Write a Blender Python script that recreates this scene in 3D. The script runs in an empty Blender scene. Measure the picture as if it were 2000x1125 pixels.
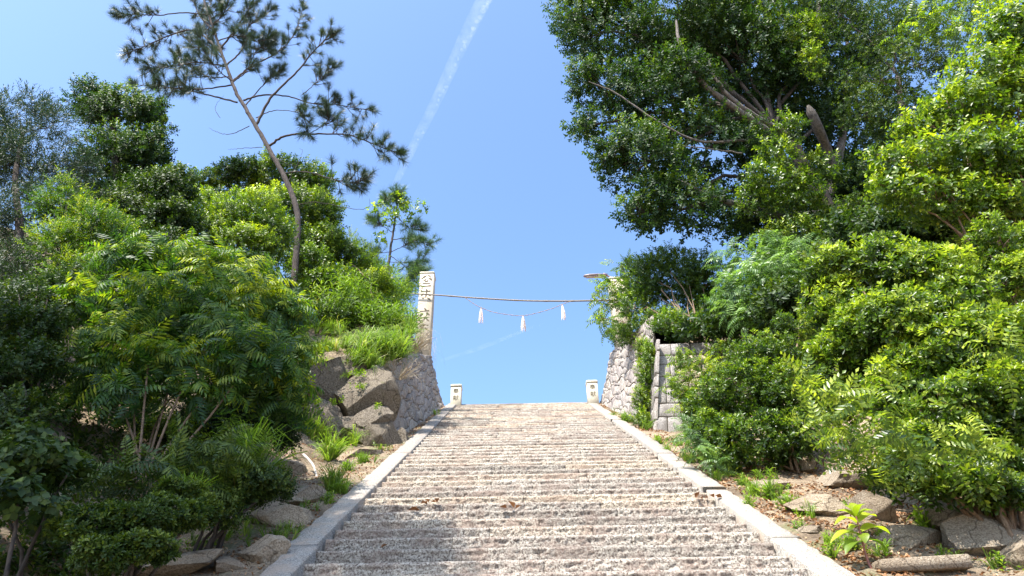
import bpy, math, random
import numpy as np
from mathutils import Vector, Matrix, noise as mnoise

random.seed(7)
RNG = np.random.default_rng(11)
R = math.radians
sc = bpy.context.scene
COL = sc.collection

# ------------------------------------------------------------------ camera
PITCH = 33.6
ROLL = -1.0
FPX = 1333.0
cam_d = bpy.data.cameras.new('camera')
cam_d.sensor_width = 36.0
cam_d.lens = 36.0 * FPX / 2000.0
cam_d.clip_start = 0.05
cam_d.clip_end = 20000.0
cam = bpy.data.objects.new('camera', cam_d)
COL.objects.link(cam)
CAM_M = Matrix.Rotation(R(90 + PITCH), 4, 'X') @ Matrix.Rotation(R(ROLL), 4, 'Z')
cam.matrix_world = CAM_M
sc.camera = cam

# ------------------------------------------------------------------ light
SUN = Vector((-0.30, -0.43, 0.85)).normalized()
SUN_EL = math.asin(SUN.z)
SUN_AZ = math.atan2(SUN.x, SUN.y)
w = bpy.data.worlds.new('World')
sc.world = w
w.use_nodes = True
wn = w.node_tree
wn.nodes.clear()
sky = wn.nodes.new('ShaderNodeTexSky')
sky.sky_type = 'NISHITA'
sky.sun_disc = False
sky.sun_elevation = SUN_EL
sky.sun_rotation = SUN_AZ
sky.altitude = 0
sky.air_density = 1.0
sky.dust_density = 3.2
sky.ozone_density = 1.6
bg = wn.nodes.new('ShaderNodeBackground')
bg.inputs['Strength'].default_value = 0.13
wo = wn.nodes.new('ShaderNodeOutputWorld')
tint = wn.nodes.new('ShaderNodeMix')
tint.data_type = 'RGBA'
tint.blend_type = 'MULTIPLY'
tint.inputs[0].default_value = 1.0
tint.inputs[7].default_value = (0.83, 1.0, 1.15, 1)
wn.links.new(sky.outputs[0], tint.inputs[6])
wn.links.new(tint.outputs[2], bg.inputs['Color'])
wn.links.new(bg.outputs[0], wo.inputs['Surface'])

sd = bpy.data.lights.new('sun', 'SUN')
sd.energy = 4.0
sd.angle = R(0.53)
sd.color = (1.0, 0.955, 0.88)
sun = bpy.data.objects.new('sun', sd)
COL.objects.link(sun)
sun.rotation_euler = SUN.to_track_quat('Z', 'Y').to_euler()
sun.location = SUN * 40

sc.view_settings.view_transform = 'Standard'
sc.view_settings.look = 'None'
sc.view_settings.exposure = 1.5
sc.view_settings.gamma = 1.0
sc.view_settings.use_curve_mapping = False
sc.render.engine = 'CYCLES'
sc.cycles.use_denoising = True
sc.cycles.max_bounces = 8
sc.cycles.diffuse_bounces = 4
sc.cycles.glossy_bounces = 2
sc.cycles.transmission_bounces = 5
sc.cycles.transparent_max_bounces = 8
sc.cycles.volume_bounces = 0

# ------------------------------------------------------------------ measuring helpers
CAM_R = np.array(CAM_M.to_3x3())


def ray(px, py):
    v = CAM_R @ np.array([(px - 1000.0) / FPX, (562.5 - py) / FPX, -1.0])
    return v


def at(px, py, Y):
    """The point seen at photo pixel (px, py), at forward distance Y."""
    v = ray(px, py)
    return v * (Y / v[1])


def depth(p):
    return float(-(CAM_R.T @ np.asarray(p, float))[2])


def size(rpx, p):
    return rpx * depth(p) / FPX


X0 = 0.24            # centre line of the stairs
HW = 2.0             # half width
SL = 0.548           # slope
ZB = -1.99
YTOP = 19.36
RUN = 0.299
RISE = RUN * SL


def low(y):
    y = np.asarray(y, float)
    return ZB + SL * np.clip(y, -6.0, YTOP)


def sstep(x, a, b):
    t = np.clip((x - a) / (b - a), 0, 1)
    return t * t * (3 - 2 * t)


def wobble(x, y, f, seed=0.0):
    return (np.sin(x * f * 1.0 + seed) * np.cos(y * f * 1.3 + 1.7 * seed) +
            0.5 * np.sin(x * f * 2.3 + y * f * 1.9 + seed * 3.1) +
            0.27 * np.cos(x * f * 5.1 - y * f * 4.3 + seed))


def gz(x, y):
    """height of the ground"""
    x = np.asarray(x, float)
    y = np.asarray(y, float)
    s = np.abs(x - X0)
    left = x < X0
    lo = low(y)
    bank = np.where(left, 0.62 * np.clip(s - 3.4, 0, 9), 0.7 * np.clip(s - 4.0, 0, 9))
    bank = bank * sstep(y, -5, 1)
    h_low = lo + bank - 0.03
    tl = np.interp(y, [11, 12.2, 14, 16, 19.3, 30], [5.5, 6.0, 8.2, 9.4, 10.3, 11.0])
    tr = np.interp(y, [11, 13.3, 13.9, 14.6, 16, 19.3, 30], [5.5, 7.1, 7.3, 8.1, 9.2, 10.3, 11.0])
    h_hi = np.where(left, tl, tr) + np.where(left, .22, .10) * np.clip(s - 3.2, 0, 8)
    h_hi = np.maximum(h_low, h_hi)
    yl = 12.45 - 0.22 * np.clip(s - 2.6, 0, 5)
    m = np.where(left, sstep(y, yl, yl + 0.5), sstep(y, 13.55, 13.8)) * sstep(s, 2.75, 3.05)
    h = h_low * (1 - m) + h_hi * m
    n = 0.035 * wobble(x, y, 2.1) + 0.02 * wobble(x, y, 6.7, 2.0)
    h = h + n * sstep(s, 2.4, 3.0) + 0.22 * wobble(x, y, 0.5, 1.0) * sstep(s, 4.5, 8)
    h = np.where(s < 2.2, lo - 0.4, h)
    h = np.where((y > YTOP) & (s < 2.6), 8.4, h)
    return h


# ------------------------------------------------------------------ object helpers
def link(o, parent=None):
    COL.objects.link(o)
    if parent is not None:
        o.parent = parent
    return o


def tag(o, label=None, cat=None, group=None, kind=None):
    if label:
        o['label'] = label
    if cat:
        o['category'] = cat
    if group:
        o['group'] = group
    if kind:
        o['kind'] = kind
    return o


def empty(name, loc=(0, 0, 0), label=None, cat=None, group=None, kind=None):
    o = bpy.data.objects.new(name, None)
    o.location = loc
    o.empty_display_size = 0.1
    COL.objects.link(o)
    return tag(o, label, cat, group, kind)


def np_mesh(name, V, F, tone=None, smooth=False):
    """V (n,3); F array (m,k) or list of such arrays"""
    if not isinstance(F, (list, tuple)):
        F = [F]
    F = [np.asarray(f, np.int32) for f in F if len(f)]
    me = bpy.data.meshes.new(name)
    V = np.asarray(V, np.float32)
    me.vertices.add(len(V))
    me.vertices.foreach_set('co', V.ravel())
    loops = np.concatenate([f.ravel() for f in F])
    tot = np.concatenate([np.full(len(f), f.shape[1], np.int32) for f in F])
    start = np.concatenate([[0], np.cumsum(tot)[:-1]]).astype(np.int32)
    me.loops.add(len(loops))
    me.loops.foreach_set('vertex_index', loops)
    me.polygons.add(len(tot))
    me.polygons.foreach_set('loop_start', start)
    me.polygons.foreach_set('loop_total', tot)
    if smooth:
        me.polygons.foreach_set('use_smooth', np.ones(len(tot), bool))
    if tone is not None:
        a = me.attributes.new('tone', 'FLOAT', 'POINT')
        a.data.foreach_set('value', np.asarray(tone, np.float32))
    me.update(calc_edges=True)
    return me


def obj(name, me, mat=None, parent=None, loc=None):
    o = bpy.data.objects.new(name, me)
    if mat is not None and not me.materials:
        me.materials.append(mat)
    if loc is not None:
        o.location = loc
    return link(o, parent)


class MB:
    """collects pieces (verts, faces) into one mesh"""

    def __init__(self):
        self.V, self.F, self.T, self.n = [], {}, [], 0

    def add(self, V, F, tone=0.5):
        V = np.asarray(V, float)
        if not isinstance(F, (list, tuple)) or (len(F) and not hasattr(F[0], 'shape')):
            F = [np.asarray(F)]
        for f in F:
            f = np.asarray(f)
            if len(f):
                self.F.setdefault(f.shape[1], []).append(f + self.n)
        self.V.append(V)
        self.T.append(np.full(len(V), tone) if np.isscalar(tone) else np.asarray(tone))
        self.n += len(V)
        return self

    def mesh(self, name, smooth=False):
        F = [np.concatenate(v) for v in self.F.values()]
        return np_mesh(name, np.concatenate(self.V), F, np.concatenate(self.T), smooth)


def tube(pts, radii, k=6, cap=True):
    pts = np.asarray(pts, float)
    n = len(pts)
    radii = np.broadcast_to(np.asarray(radii, float), (n,))
    d = np.gradient(pts, axis=0)
    d /= np.linalg.norm(d, axis=1)[:, None] + 1e-9
    ref = np.array([0.13, 0.31, 0.94]) if abs(d[0][2]) < 0.85 else np.array([1.0, 0.1, 0.0])
    u = np.cross(d, ref)
    u /= np.linalg.norm(u, axis=1)[:, None] + 1e-9
    v = np.cross(d, u)
    a = np.linspace(0, 2 * np.pi, k, endpoint=False)
    V = pts[:, None, :] + radii[:, None, None] * (np.cos(a)[None, :, None] * u[:, None, :] + np.sin(a)[None, :, None] * v[:, None, :])
    V = V.reshape(-1, 3)
    i = np.arange(n - 1)[:, None] * k
    j = np.arange(k)[None, :]
    j2 = (j + 1) % k
    F = np.stack([i + j, i + j2, i + k + j2, i + k + j], -1).reshape(-1, 4)
    return V, F


def smooth_path(pts, n):
    pts = np.asarray(pts, float)
    t = np.linspace(0, len(pts) - 1, n)
    out = []
    P = np.vstack([2 * pts[0] - pts[1], pts, 2 * pts[-1] - pts[-2]])
    for tt in t:
        i = min(int(tt), len(pts) - 2)
        f = tt - i
        p0, p1, p2, p3 = P[i], P[i + 1], P[i + 2], P[i + 3]
        out.append(0.5 * ((2 * p1) + (-p0 + p2) * f + (2 * p0 - 5 * p1 + 4 * p2 - p3) * f * f + (-p0 + 3 * p1 - 3 * p2 + p3) * f ** 3))
    return np.array(out)


def box(c, s):
    c = np.asarray(c, float)
    s = np.asarray(s, float) / 2
    V = np.array([[x, y, z] for x in (-1, 1) for y in (-1, 1) for z in (-1, 1)], float) * s + c
    F = np.array([[0, 1, 3, 2], [4, 6, 7, 5], [0, 4, 5, 1], [2, 3, 7, 6], [0, 2, 6, 4], [1, 5, 7, 3]])
    return V, F


def bevel_box(c, s, b, taper=1.0):
    """box with chamfered vertical and top edges"""
    c = np.asarray(c, float)
    hx, hy, hz = s[0] / 2, s[1] / 2, s[2] / 2
    rings = []
    for z, inset, q in ((-hz, 0, 1.0), (hz - b, 0, taper), (hz, b, taper)):
        x, y = hx * q - inset, hy * q - inset
        rings.append([(x, -y + b, z), (x, y - b, z), (x - b, y, z), (-x + b, y, z), (-x, y - b, z), (-x, -y + b, z), (-x + b, -y, z), (x - b, -y, z)])
    V = np.array(rings).reshape(-1, 3) + c
    Q = []
    for r in range(2):
        for j in range(8):
            Q.append([r * 8 + j, r * 8 + (j + 1) % 8, (r + 1) * 8 + (j + 1) % 8, (r + 1) * 8 + j])
    return V, [np.array(Q), np.array([[16 + j for j in range(8)], [7 - j for j in range(8)]])]


# ------------------------------------------------------------------ materials
def nodes_mat(name):
    m = bpy.data.materials.new(name)
    m.use_nodes = True
    nt = m.node_tree
    nt.nodes.clear()
    out = nt.nodes.new('ShaderNodeOutputMaterial')
    return m, nt, out


def N(nt, t, **kw):
    n = nt.nodes.new(t)
    for k, v in kw.items():
        if k in n.inputs.keys():
            n.inputs[k].default_value = v
        else:
            setattr(n, k, v)
    return n


def ramp(nt, stops, src, interp='LINEAR'):
    r = nt.nodes.new('ShaderNodeValToRGB')
    r.color_ramp.interpolation = interp
    cr = r.color_ramp.elements
    while len(cr) < len(stops):
        cr.new(0.5)
    for e, (p, c) in zip(cr, stops):
        e.position = p
        e.color = (*c, 1) if len(c) == 3 else c
    nt.links.new(src, r.inputs[0])
    return r.outputs[0]


def noise_n(nt, scale, detail=4, rough=0.6, vec=None, dist=0.0):
    n = N(nt, 'ShaderNodeTexNoise')
    n.inputs['Scale'].default_value = scale
    n.inputs['Detail'].default_value = detail
    n.inputs['Roughness'].default_value = rough
    n.inputs['Distortion'].default_value = dist
    if vec is not None:
        nt.links.new(vec, n.inputs['Vector'])
    return n.outputs[0]


def mixc(nt, fac, a, b, mode='MIX'):
    m = nt.nodes.new('ShaderNodeMix')
    m.data_type = 'RGBA'
    m.blend_type = mode
    for i, v in ((0, fac), (6, a), (7, b)):
        if isinstance(v, (int, float)):
            m.inputs[i].default_value = v
        elif isinstance(v, tuple):
            m.inputs[i].default_value = (*v, 1)
        else:
            nt.links.new(v, m.inputs[i])
    return m.outputs[2]


def world_pos(nt):
    return nt.nodes.new('ShaderNodeNewGeometry').outputs['Position']


def bump(nt, h, strength, dist):
    b = nt.nodes.new('ShaderNodeBump')
    b.inputs['Strength'].default_value = strength
    b.inputs['Distance'].default_value = dist
    nt.links.new(h, b.inputs['Height'])
    return b.outputs[0]


def stone_mat(name, base, dark, spot, speck=220, stain=3.0, stain_col=None, stain_amt=0.5, rough=0.85, bs=0.6, bd=0.01, lichen=None, vary=0.12, cracks=0):
    """granite-like stone: grain, mineral specks, slow stains; tint varies from piece to piece"""
    m, nt, out = nodes_mat(name)
    P = world_pos(nt)
    g = noise_n(nt, speck, 2, 0.7, P)
    c = ramp(nt, [(0.36, dark), (0.5, base), (0.66, spot)], g)
    st = noise_n(nt, stain, 5, 0.65, P)
    f = ramp(nt, [(0.45, (0, 0, 0)), (0.62, (1, 1, 1))], st)
    k = nt.nodes.new('ShaderNodeMath')
    k.operation = 'MULTIPLY'
    nt.links.new(f, k.inputs[0])
    k.inputs[1].default_value = stain_amt
    c = mixc(nt, k.outputs[0], c, stain_col or dark)
    if lichen:
        l = noise_n(nt, 9, 6, 0.75, P)
        lf = ramp(nt, [(0.60, (0, 0, 0)), (0.68, (1, 1, 1))], l)
        c = mixc(nt, lf, c, lichen)
    if cracks:
        wv = nt.nodes.new('ShaderNodeTexNoise')
        wv.inputs['Scale'].default_value = cracks * 1.5
        nt.links.new(P, wv.inputs['Vector'])
        ad = nt.nodes.new('ShaderNodeVectorMath')
        ad.operation = 'MULTIPLY_ADD'
        ad.inputs[1].default_value = (.5, .5, .5)
        nt.links.new(wv.outputs['Color'], ad.inputs[0])
        nt.links.new(P, ad.inputs[2])
        vo = nt.nodes.new('ShaderNodeTexVoronoi')
        vo.feature = 'DISTANCE_TO_EDGE'
        vo.inputs['Scale'].default_value = cracks
        nt.links.new(ad.outputs[0], vo.inputs['Vector'])
        ck = ramp(nt, [(0.0, (.25, .22, .2)), (0.025, (1, 1, 1))], vo.outputs['Distance'])
        c = mixc(nt, .8, c, ck, 'MULTIPLY')
    oi = nt.nodes.new('ShaderNodeObjectInfo')
    v = ramp(nt, [(0, (1 - vary,) * 3), (0.5, (1, 1, 1)), (1, (1 + vary * 0.5, 1 + vary * 0.35, 1))], oi.outputs['Random'])
    c = mixc(nt, 1.0, c, v, 'MULTIPLY')
    b = nt.nodes.new('ShaderNodeBsdfPrincipled')
    b.inputs['Roughness'].default_value = rough
    b.inputs['Specular IOR Level'].default_value = 0.3
    nt.links.new(c, b.inputs['Base Color'])
    h = noise_n(nt, 55, 5, 0.7, P)
    nt.links.new(bump(nt, h, bs, bd), b.inputs['Normal'])
    nt.links.new(b.outputs[0], out.inputs[0])
    return m


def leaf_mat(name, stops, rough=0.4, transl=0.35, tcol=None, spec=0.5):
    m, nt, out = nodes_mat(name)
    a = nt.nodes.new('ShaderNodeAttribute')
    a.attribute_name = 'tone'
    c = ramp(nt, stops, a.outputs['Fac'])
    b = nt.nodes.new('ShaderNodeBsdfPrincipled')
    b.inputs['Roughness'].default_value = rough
    b.inputs['Specular IOR Level'].default_value = spec
    nt.links.new(c, b.inputs['Base Color'])
    t = nt.nodes.new('ShaderNodeBsdfTranslucent')
    tc = mixc(nt, 1.0, c, tcol or (1.7, 1.9, 0.6), 'MULTIPLY')
    nt.links.new(tc, t.inputs['Color'])
    mx = nt.nodes.new('ShaderNodeMixShader')
    mx.inputs[0].default_value = transl
    nt.links.new(b.outputs[0], mx.inputs[1])
    nt.links.new(t.outputs[0], mx.inputs[2])
    nt.links.new(mx.outputs[0], out.inputs[0])
    return m


def plain_mat(name, col, rough=0.6, metal=0.0, nscale=30, var=0.25, bs=0.2):
    m, nt, out = nodes_mat(name)
    P = world_pos(nt)
    n = noise_n(nt, nscale, 4, 0.6, P)
    d = tuple(x * (1 - var) for x in col)
    e = tuple(min(1, x * (1 + var)) for x in col)
    c = ramp(nt, [(0.35, d), (0.65, e)], n)
    b = nt.nodes.new('ShaderNodeBsdfPrincipled')
    b.inputs['Roughness'].default_value = rough
    b.inputs['Metallic'].default_value = metal
    nt.links.new(c, b.inputs['Base Color'])
    nt.links.new(bump(nt, n, bs, 0.01), b.inputs['Normal'])
    nt.links.new(b.outputs[0], out.inputs[0])
    return m


def bark_mat(name, a, b_, scale=18):
    m, nt, out = nodes_mat(name)
    P = world_pos(nt)
    mp = nt.nodes.new('ShaderNodeMapping')
    mp.inputs['Scale'].default_value = (1, 1, 0.28)
    nt.links.new(P, mp.inputs['Vector'])
    n = noise_n(nt, scale, 6, 0.7, mp.outputs[0], 0.6)
    c = ramp(nt, [(0.36, a), (0.62, b_)], n)
    b = nt.nodes.new('ShaderNodeBsdfPrincipled')
    b.inputs['Roughness'].default_value = 0.9
    nt.links.new(c, b.inputs['Base Color'])
    nt.links.new(bump(nt, n, 0.9, 0.03), b.inputs['Normal'])
    nt.links.new(b.outputs[0], out.inputs[0])
    return m


M = {}
M['step'] = stone_mat('step_granite', (0.385, 0.335, 0.28), (0.10, 0.072, 0.06), (0.58, 0.53, 0.455), speck=58, stain=3.2,
                      stain_col=(0.24, 0.165, 0.13), stain_amt=0.6, bs=1.0, bd=0.025, vary=0.28)
M['kerb'] = stone_mat('kerb_granite', (0.26, 0.24, 0.215), (0.10, 0.09, 0.085), (0.38, 0.36, 0.33), speck=75, stain=4.0,
                      stain_col=(0.34, 0.26, 0.20), stain_amt=0.6, bs=0.5, bd=0.006)
M['wall'] = stone_mat('wall_granite', (0.35, 0.315, 0.285), (0.17, 0.145, 0.13), (0.47, 0.43, 0.395), speck=42, stain=2.5,
                      stain_col=(0.25, 0.20, 0.185), stain_amt=0.6, bs=0.9, bd=0.02, vary=0.22)
M['quoin'] = stone_mat('quoin_granite', (0.29, 0.265, 0.25), (0.13, 0.115, 0.11), (0.41, 0.38, 0.36), speck=48, stain=4,
                       stain_col=(0.19, 0.165, 0.15), stain_amt=0.7, bs=0.6, bd=0.01)
M['rubble'] = stone_mat('rubble_stone', (0.42, 0.34, 0.24), (0.22, 0.17, 0.12), (0.55, 0.48, 0.36), speck=50, stain=4,
                        stain_col=(0.25, 0.22, 0.19), stain_amt=0.5, bs=0.8, bd=0.02, vary=0.3)
M['post'] = stone_mat('post_granite', (0.60, 0.55, 0.44), (0.42, 0.38, 0.31), (0.70, 0.66, 0.56), speck=120, stain=3,
                      stain_col=(0.48, 0.43, 0.34), stain_amt=0.4, bs=0.15, bd=0.003)
M['pillar'] = stone_mat('pillar_granite', (0.54, 0.47, 0.38), (0.36, 0.30, 0.25), (0.64, 0.58, 0.48), speck=90, stain=2,
                        stain_col=(0.40, 0.33, 0.24), stain_amt=0.6, bs=0.3, bd=0.006)
M['carved'] = plain_mat('carved_shade', (0.11, 0.09, 0.06), 0.9)  # dark colour of flat strokes stands for shade inside the carving
M['boulder'] = stone_mat('boulder_rock', (0.21, 0.17, 0.125), (0.075, 0.06, 0.045), (0.31, 0.265, 0.21), speck=38, stain=2.2,
                         stain_col=(0.18, 0.15, 0.12), stain_amt=0.6, bs=1.0, bd=0.05, lichen=(0.17, 0.155, 0.085), cracks=1.7)
M['ground_rock'] = stone_mat('ground_rock', (0.34, 0.27, 0.195), (0.20, 0.155, 0.11), (0.42, 0.355, 0.275), speck=70, stain=2.2,
                             stain_col=(0.24, 0.18, 0.125), stain_amt=0.6, bs=0.9, bd=0.035, cracks=2.3, vary=.2)
M['mortar'] = plain_mat('wall_core', (0.10, 0.085, 0.07), 0.95)


def ground_mat():
    m, nt, out = nodes_mat('soil')
    P = world_pos(nt)
    a = noise_n(nt, 1.3, 5, 0.65, P)
    c = ramp(nt, [(0.35, (0.15, 0.105, 0.065)), (0.55, (0.34, 0.26, 0.175)), (0.7, (0.45, 0.36, 0.26))], a)
    b2 = noise_n(nt, 38, 6, 0.75, P)
    c2 = ramp(nt, [(0.38, (0.42, 0.38, 0.36)), (0.55, (1, 1, 1)), (0.7, (1.35, 1.25, 1.15))], b2)
    c = mixc(nt, 1.0, c, c2, 'MULTIPLY')
    g = noise_n(nt, 2.6, 4, 0.6, P)
    gf = ramp(nt, [(0.55, (0, 0, 0)), (0.66, (0.6, 0.6, 0.6))], g)
    c = mixc(nt, gf, c, (0.09, 0.12, 0.03))
    b = nt.nodes.new('ShaderNodeBsdfPrincipled')
    b.inputs['Roughness'].default_value = 0.95
    nt.links.new(c, b.inputs['Base Color'])
    nt.links.new(bump(nt, b2, 1.0, 0.03), b.inputs['Normal'])
    nt.links.new(b.outputs[0], out.inputs[0])
    return m


M['soil'] = ground_mat()
M['bark'] = bark_mat('bark', (0.022, 0.017, 0.014), (0.085, 0.065, 0.052))
M['pine_bark'] = bark_mat('pine_bark', (0.022, 0.016, 0.014), (0.075, 0.055, 0.046), 26)
M['pale_bark'] = bark_mat('pale_bark', (0.06, 0.048, 0.042), (0.19, 0.16, 0.14), 14)
M['stem'] = bark_mat('stem_bark', (0.10, 0.06, 0.035), (0.24, 0.16, 0.10), 30)

G = lambda r, g, b: (r, g, b)
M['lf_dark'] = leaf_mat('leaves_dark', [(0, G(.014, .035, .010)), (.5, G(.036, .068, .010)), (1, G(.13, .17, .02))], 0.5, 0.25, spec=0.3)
M['lf_tree'] = leaf_mat('leaves_evergreen', [(0, G(.012, .030, .009)), (.5, G(.036, .078, .014)), (1, G(.18, .24, .03))], 0.5, 0.28, spec=0.3)
M['lf_bright'] = leaf_mat('leaves_bright', [(0, G(.030, .065, .010)), (.5, G(.115, .185, .016)), (1, G(.40, .44, .035))], 0.40, 0.42)
M['lf_tobira'] = leaf_mat('leaves_glossy', [(0, G(.020, .045, .009)), (.45, G(.085, .145, .015)), (1, G(.38, .43, .05))], 0.36, 0.38, spec=0.5)
M['lf_sumac'] = leaf_mat('leaves_sumac', [(0, G(.020, .062, .016)), (.5, G(.075, .155, .016)), (1, G(.32, .36, .03))], 0.5, 0.42, tcol=(2.0, 2.0, .5))
M['lf_feather'] = leaf_mat('leaves_feather', [(0, G(.03, .07, .015)), (.5, G(.10, .18, .045)), (1, G(.25, .36, .12))], 0.4, 0.35)
M['lf_juniper'] = leaf_mat('leaves_juniper', [(0, G(.014, .028, .016)), (.5, G(.028, .055, .026)), (1, G(.07, .11, .035))], 0.5, 0.2)
M['needle'] = leaf_mat('pine_needles', [(0, G(.018, .034, .022)), (.5, G(.034, .062, .034)), (1, G(.09, .12, .05))], 0.45, 0.12)
M['needle_young'] = leaf_mat('pine_needles_young', [(0, G(.03, .07, .035)), (.5, G(.06, .12, .045)), (1, G(.16, .22, .05))], 0.45, 0.2)
M['grass'] = leaf_mat('grass_blades', [(0, G(.06, .11, .02)), (.5, G(.16, .25, .03)), (.85, G(.34, .40, .07)), (1, G(.38, .30, .16))], 0.5, 0.4)
M['dry'] = leaf_mat('dry_leaves', [(0, G(.10, .045, .02)), (.5, G(.28, .13, .05)), (1, G(.48, .32, .18))], 0.7, 0.15, tcol=(1.2, 1, .8))
M['straw'] = plain_mat('dry_stalk', (0.42, 0.33, 0.22), 0.7)


# ------------------------------------------------------------------ leaf templates: (V, F, leaf_index)
def leaf_quad(L, W, fold=0.15, wide=0.55, droop=0.0):
    """one leaf along +Y, two triangles folded along the midrib"""
    return np.array([[0, 0, 0], [-W / 2, wide * L, fold * W - droop * 0.3 * L], [0, L, -droop * L], [W / 2, wide * L, fold * W - droop * 0.3 * L]])


LEAF_F = np.array([[0, 2, 1], [0, 3, 2]])


def leaf_six(L, W, fold=0.15, wide=0.6, droop=0.0):
    """rounder leaf, four triangles"""
    a = fold * W
    return np.array([[0, 0, 0], [-W * .36, .3 * L, a * .7 - droop * .1 * L], [-W * .5, wide * L, a - droop * .35 * L],
                     [0, L, -droop * L], [W * .5, wide * L, a - droop * .35 * L], [W * .36, .3 * L, a * .7 - droop * .1 * L]])


LEAF6_F = np.array([[0, 3, 2], [0, 2, 1], [0, 4, 3], [0, 5, 4]])


def rotm(axis, ang):
    return np.array(Matrix.Rotation(ang, 3, Vector(axis)))


def assemble(parts, six=False):
    V, F, I, n = [], [], [], 0
    f0 = LEAF6_F if six else LEAF_F
    for k, v in enumerate(parts):
        V.append(v)
        F.append(f0 + n)
        I.append(np.full(len(v), k))
        n += len(v)
    return np.concatenate(V), np.concatenate(F), np.concatenate(I)


def t_rosette(L=0.09, W=0.035, n=8, tilt=(25, 70), six=True, seed=0, wide=0.68):
    rr = random.Random(seed)
    parts = []
    for i in range(n):
        a = i * 2.4 + rr.uniform(-.2, .2)
        el = R(tilt[0] + (tilt[1] - tilt[0]) * i / n + rr.uniform(-8, 8))
        l = L * rr.uniform(.75, 1.1) * (1 - 0.25 * i / n)
        v = (leaf_six if six else leaf_quad)(l, W * rr.uniform(.85, 1.1), .18, wide, .12)
        v = v + [0, .006, 0]
        v = v @ rotm((1, 0, 0), el).T @ rotm((0, 0, 1), a).T + [0, 0, i * L * 0.035]
        parts.append(v)
    return assemble(parts, six)


def t_sprig(L=0.06, W=0.028, n=9, length=0.16, seed=0, six=False, spread=55):
    """twig along +Z with alternate leaves"""
    rr = random.Random(seed)
    parts = []
    for i in range(n):
        a = i * 2.4 + rr.uniform(-.4, .4)
        el = R(90 - spread + rr.uniform(-18, 18))
        l = L * rr.uniform(.7, 1.1)
        v = (leaf_six if six else leaf_quad)(l, W * rr.uniform(.85, 1.15), .15, .55, .15)
        v = v @ rotm((1, 0, 0), el).T @ rotm((0, 0, 1), a).T + [0, 0, length * i / n]
        parts.append(v)
    return assemble(parts, six)


def t_frond(L=0.45, pairs=9, ll=0.11, lw=0.03, arch=0.5, droop=0.5, seed=0, six=False):
    """pinnate leaf: rachis leaves +Z, arches over towards +Y"""
    rr = random.Random(seed)
    parts = []
    for i in range(pairs + 1):
        t = (i + .8) / (pairs + .8)
        ang = arch * t
        y = L * t * math.sin(.5 + ang)
        z = L * t * math.cos(.5 + ang) - 0.35 * L * t * t * droop
        for s in (-1, 1):
            if i == pairs and s == 1:
                continue
            l = ll * (0.7 + 0.6 * math.sin(math.pi * min(t + .1, 1))) * rr.uniform(.9, 1.08)
            v = (leaf_six if six else leaf_quad)(l, lw * rr.uniform(.9, 1.1), .12, .42, .25 * droop)
            yaw = s * R(-68 + 30 * t) if i < pairs else 0
            v = v @ rotm((0, 1, 0), s * R(rr.uniform(5, 25))).T @ rotm((1, 0, 0), -R(28 * droop + rr.uniform(-10, 10))).T @ rotm((0, 0, 1), yaw).T
            parts.append(v + [0, y, z])
    # the rachis as one very narrow leaf pair
    V, F, I = assemble(parts, six)
    pts = []
    for i in range(6):
        t = i / 5
        ang = arch * t
        pts.append([0, L * t * math.sin(.5 + ang), L * t * math.cos(.5 + ang) - 0.35 * L * t * t * droop])
    tv, tf = tube(pts, np.linspace(.0035, .0015, 6), 3)
    tri = np.concatenate([tf[:, [0, 1, 2]], tf[:, [0, 2, 3]]])
    F = np.concatenate([F, tri + len(V)])
    V = np.concatenate([V, tv])
    I = np.concatenate([I, np.full(len(tv), 0)])
    return V, F, I


def t_needles(L=0.2, n=60, w=0.004, spread=(15, 85), twig=0.14, seed=0):
    rr = random.Random(seed)
    V, F, I = [], [], []
    for i in range(n):
        a = rr.uniform(0, 2 * math.pi)
        el = R(rr.uniform(*spread))
        l = L * rr.uniform(.7, 1.05)
        d = np.array([math.cos(a) * math.sin(el), math.sin(a) * math.sin(el), math.cos(el)])
        p = np.cross(d, [0.2, 0.5, 0.3])
        p /= np.linalg.norm(p)
        b = np.array([0, 0, rr.uniform(0, twig)])
        tip = b + d * l - np.array([0, 0, 0.0])
        k = len(V)
        V += [b - p * w / 2, b + p * w / 2, tip]
        F.append([k, k + 1, k + 2])
        I += [i] * 3
    return np.array(V), np.array(F), np.array(I)


def t_blades(L=0.5, n=26, w=0.009, spread=0.5, seed=0, lean=0.0):
    """a tuft of arching blades"""
    rr = random.Random(seed)
    V, F, I = [], [], []
    for i in range(n):
        a = rr.uniform(0, 2 * math.pi)
        l = L * rr.uniform(.5, 1.1)
        out = spread * rr.uniform(.2, 1.2)
        d = np.array([math.cos(a), math.sin(a), 0])
        p = np.array([-d[1], d[0], 0]) * w / 2
        b = d * rr.uniform(0, .05) * L
        k = len(V)
        m1 = b + d * out * l * .35 + [0, 0, l * .55]
        m2 = b + d * out * l * .8 + [0, 0, l * (.85 - .25 * out)]
        tip = b + d * out * l * 1.3 + [0, 0, l * (.95 - .75 * out)]
        V += [b - p, b + p, m1 - p, m1 + p, m2 - p * .7, m2 + p * .7, tip]
        F += [[k, k + 1, k + 3], [k, k + 3, k + 2], [k + 2, k + 3, k + 5], [k + 2, k + 5, k + 4], [k + 4, k + 5, k + 6]]
        I += [i] * 7
    return np.array(V), np.array(F), np.array(I)


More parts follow.
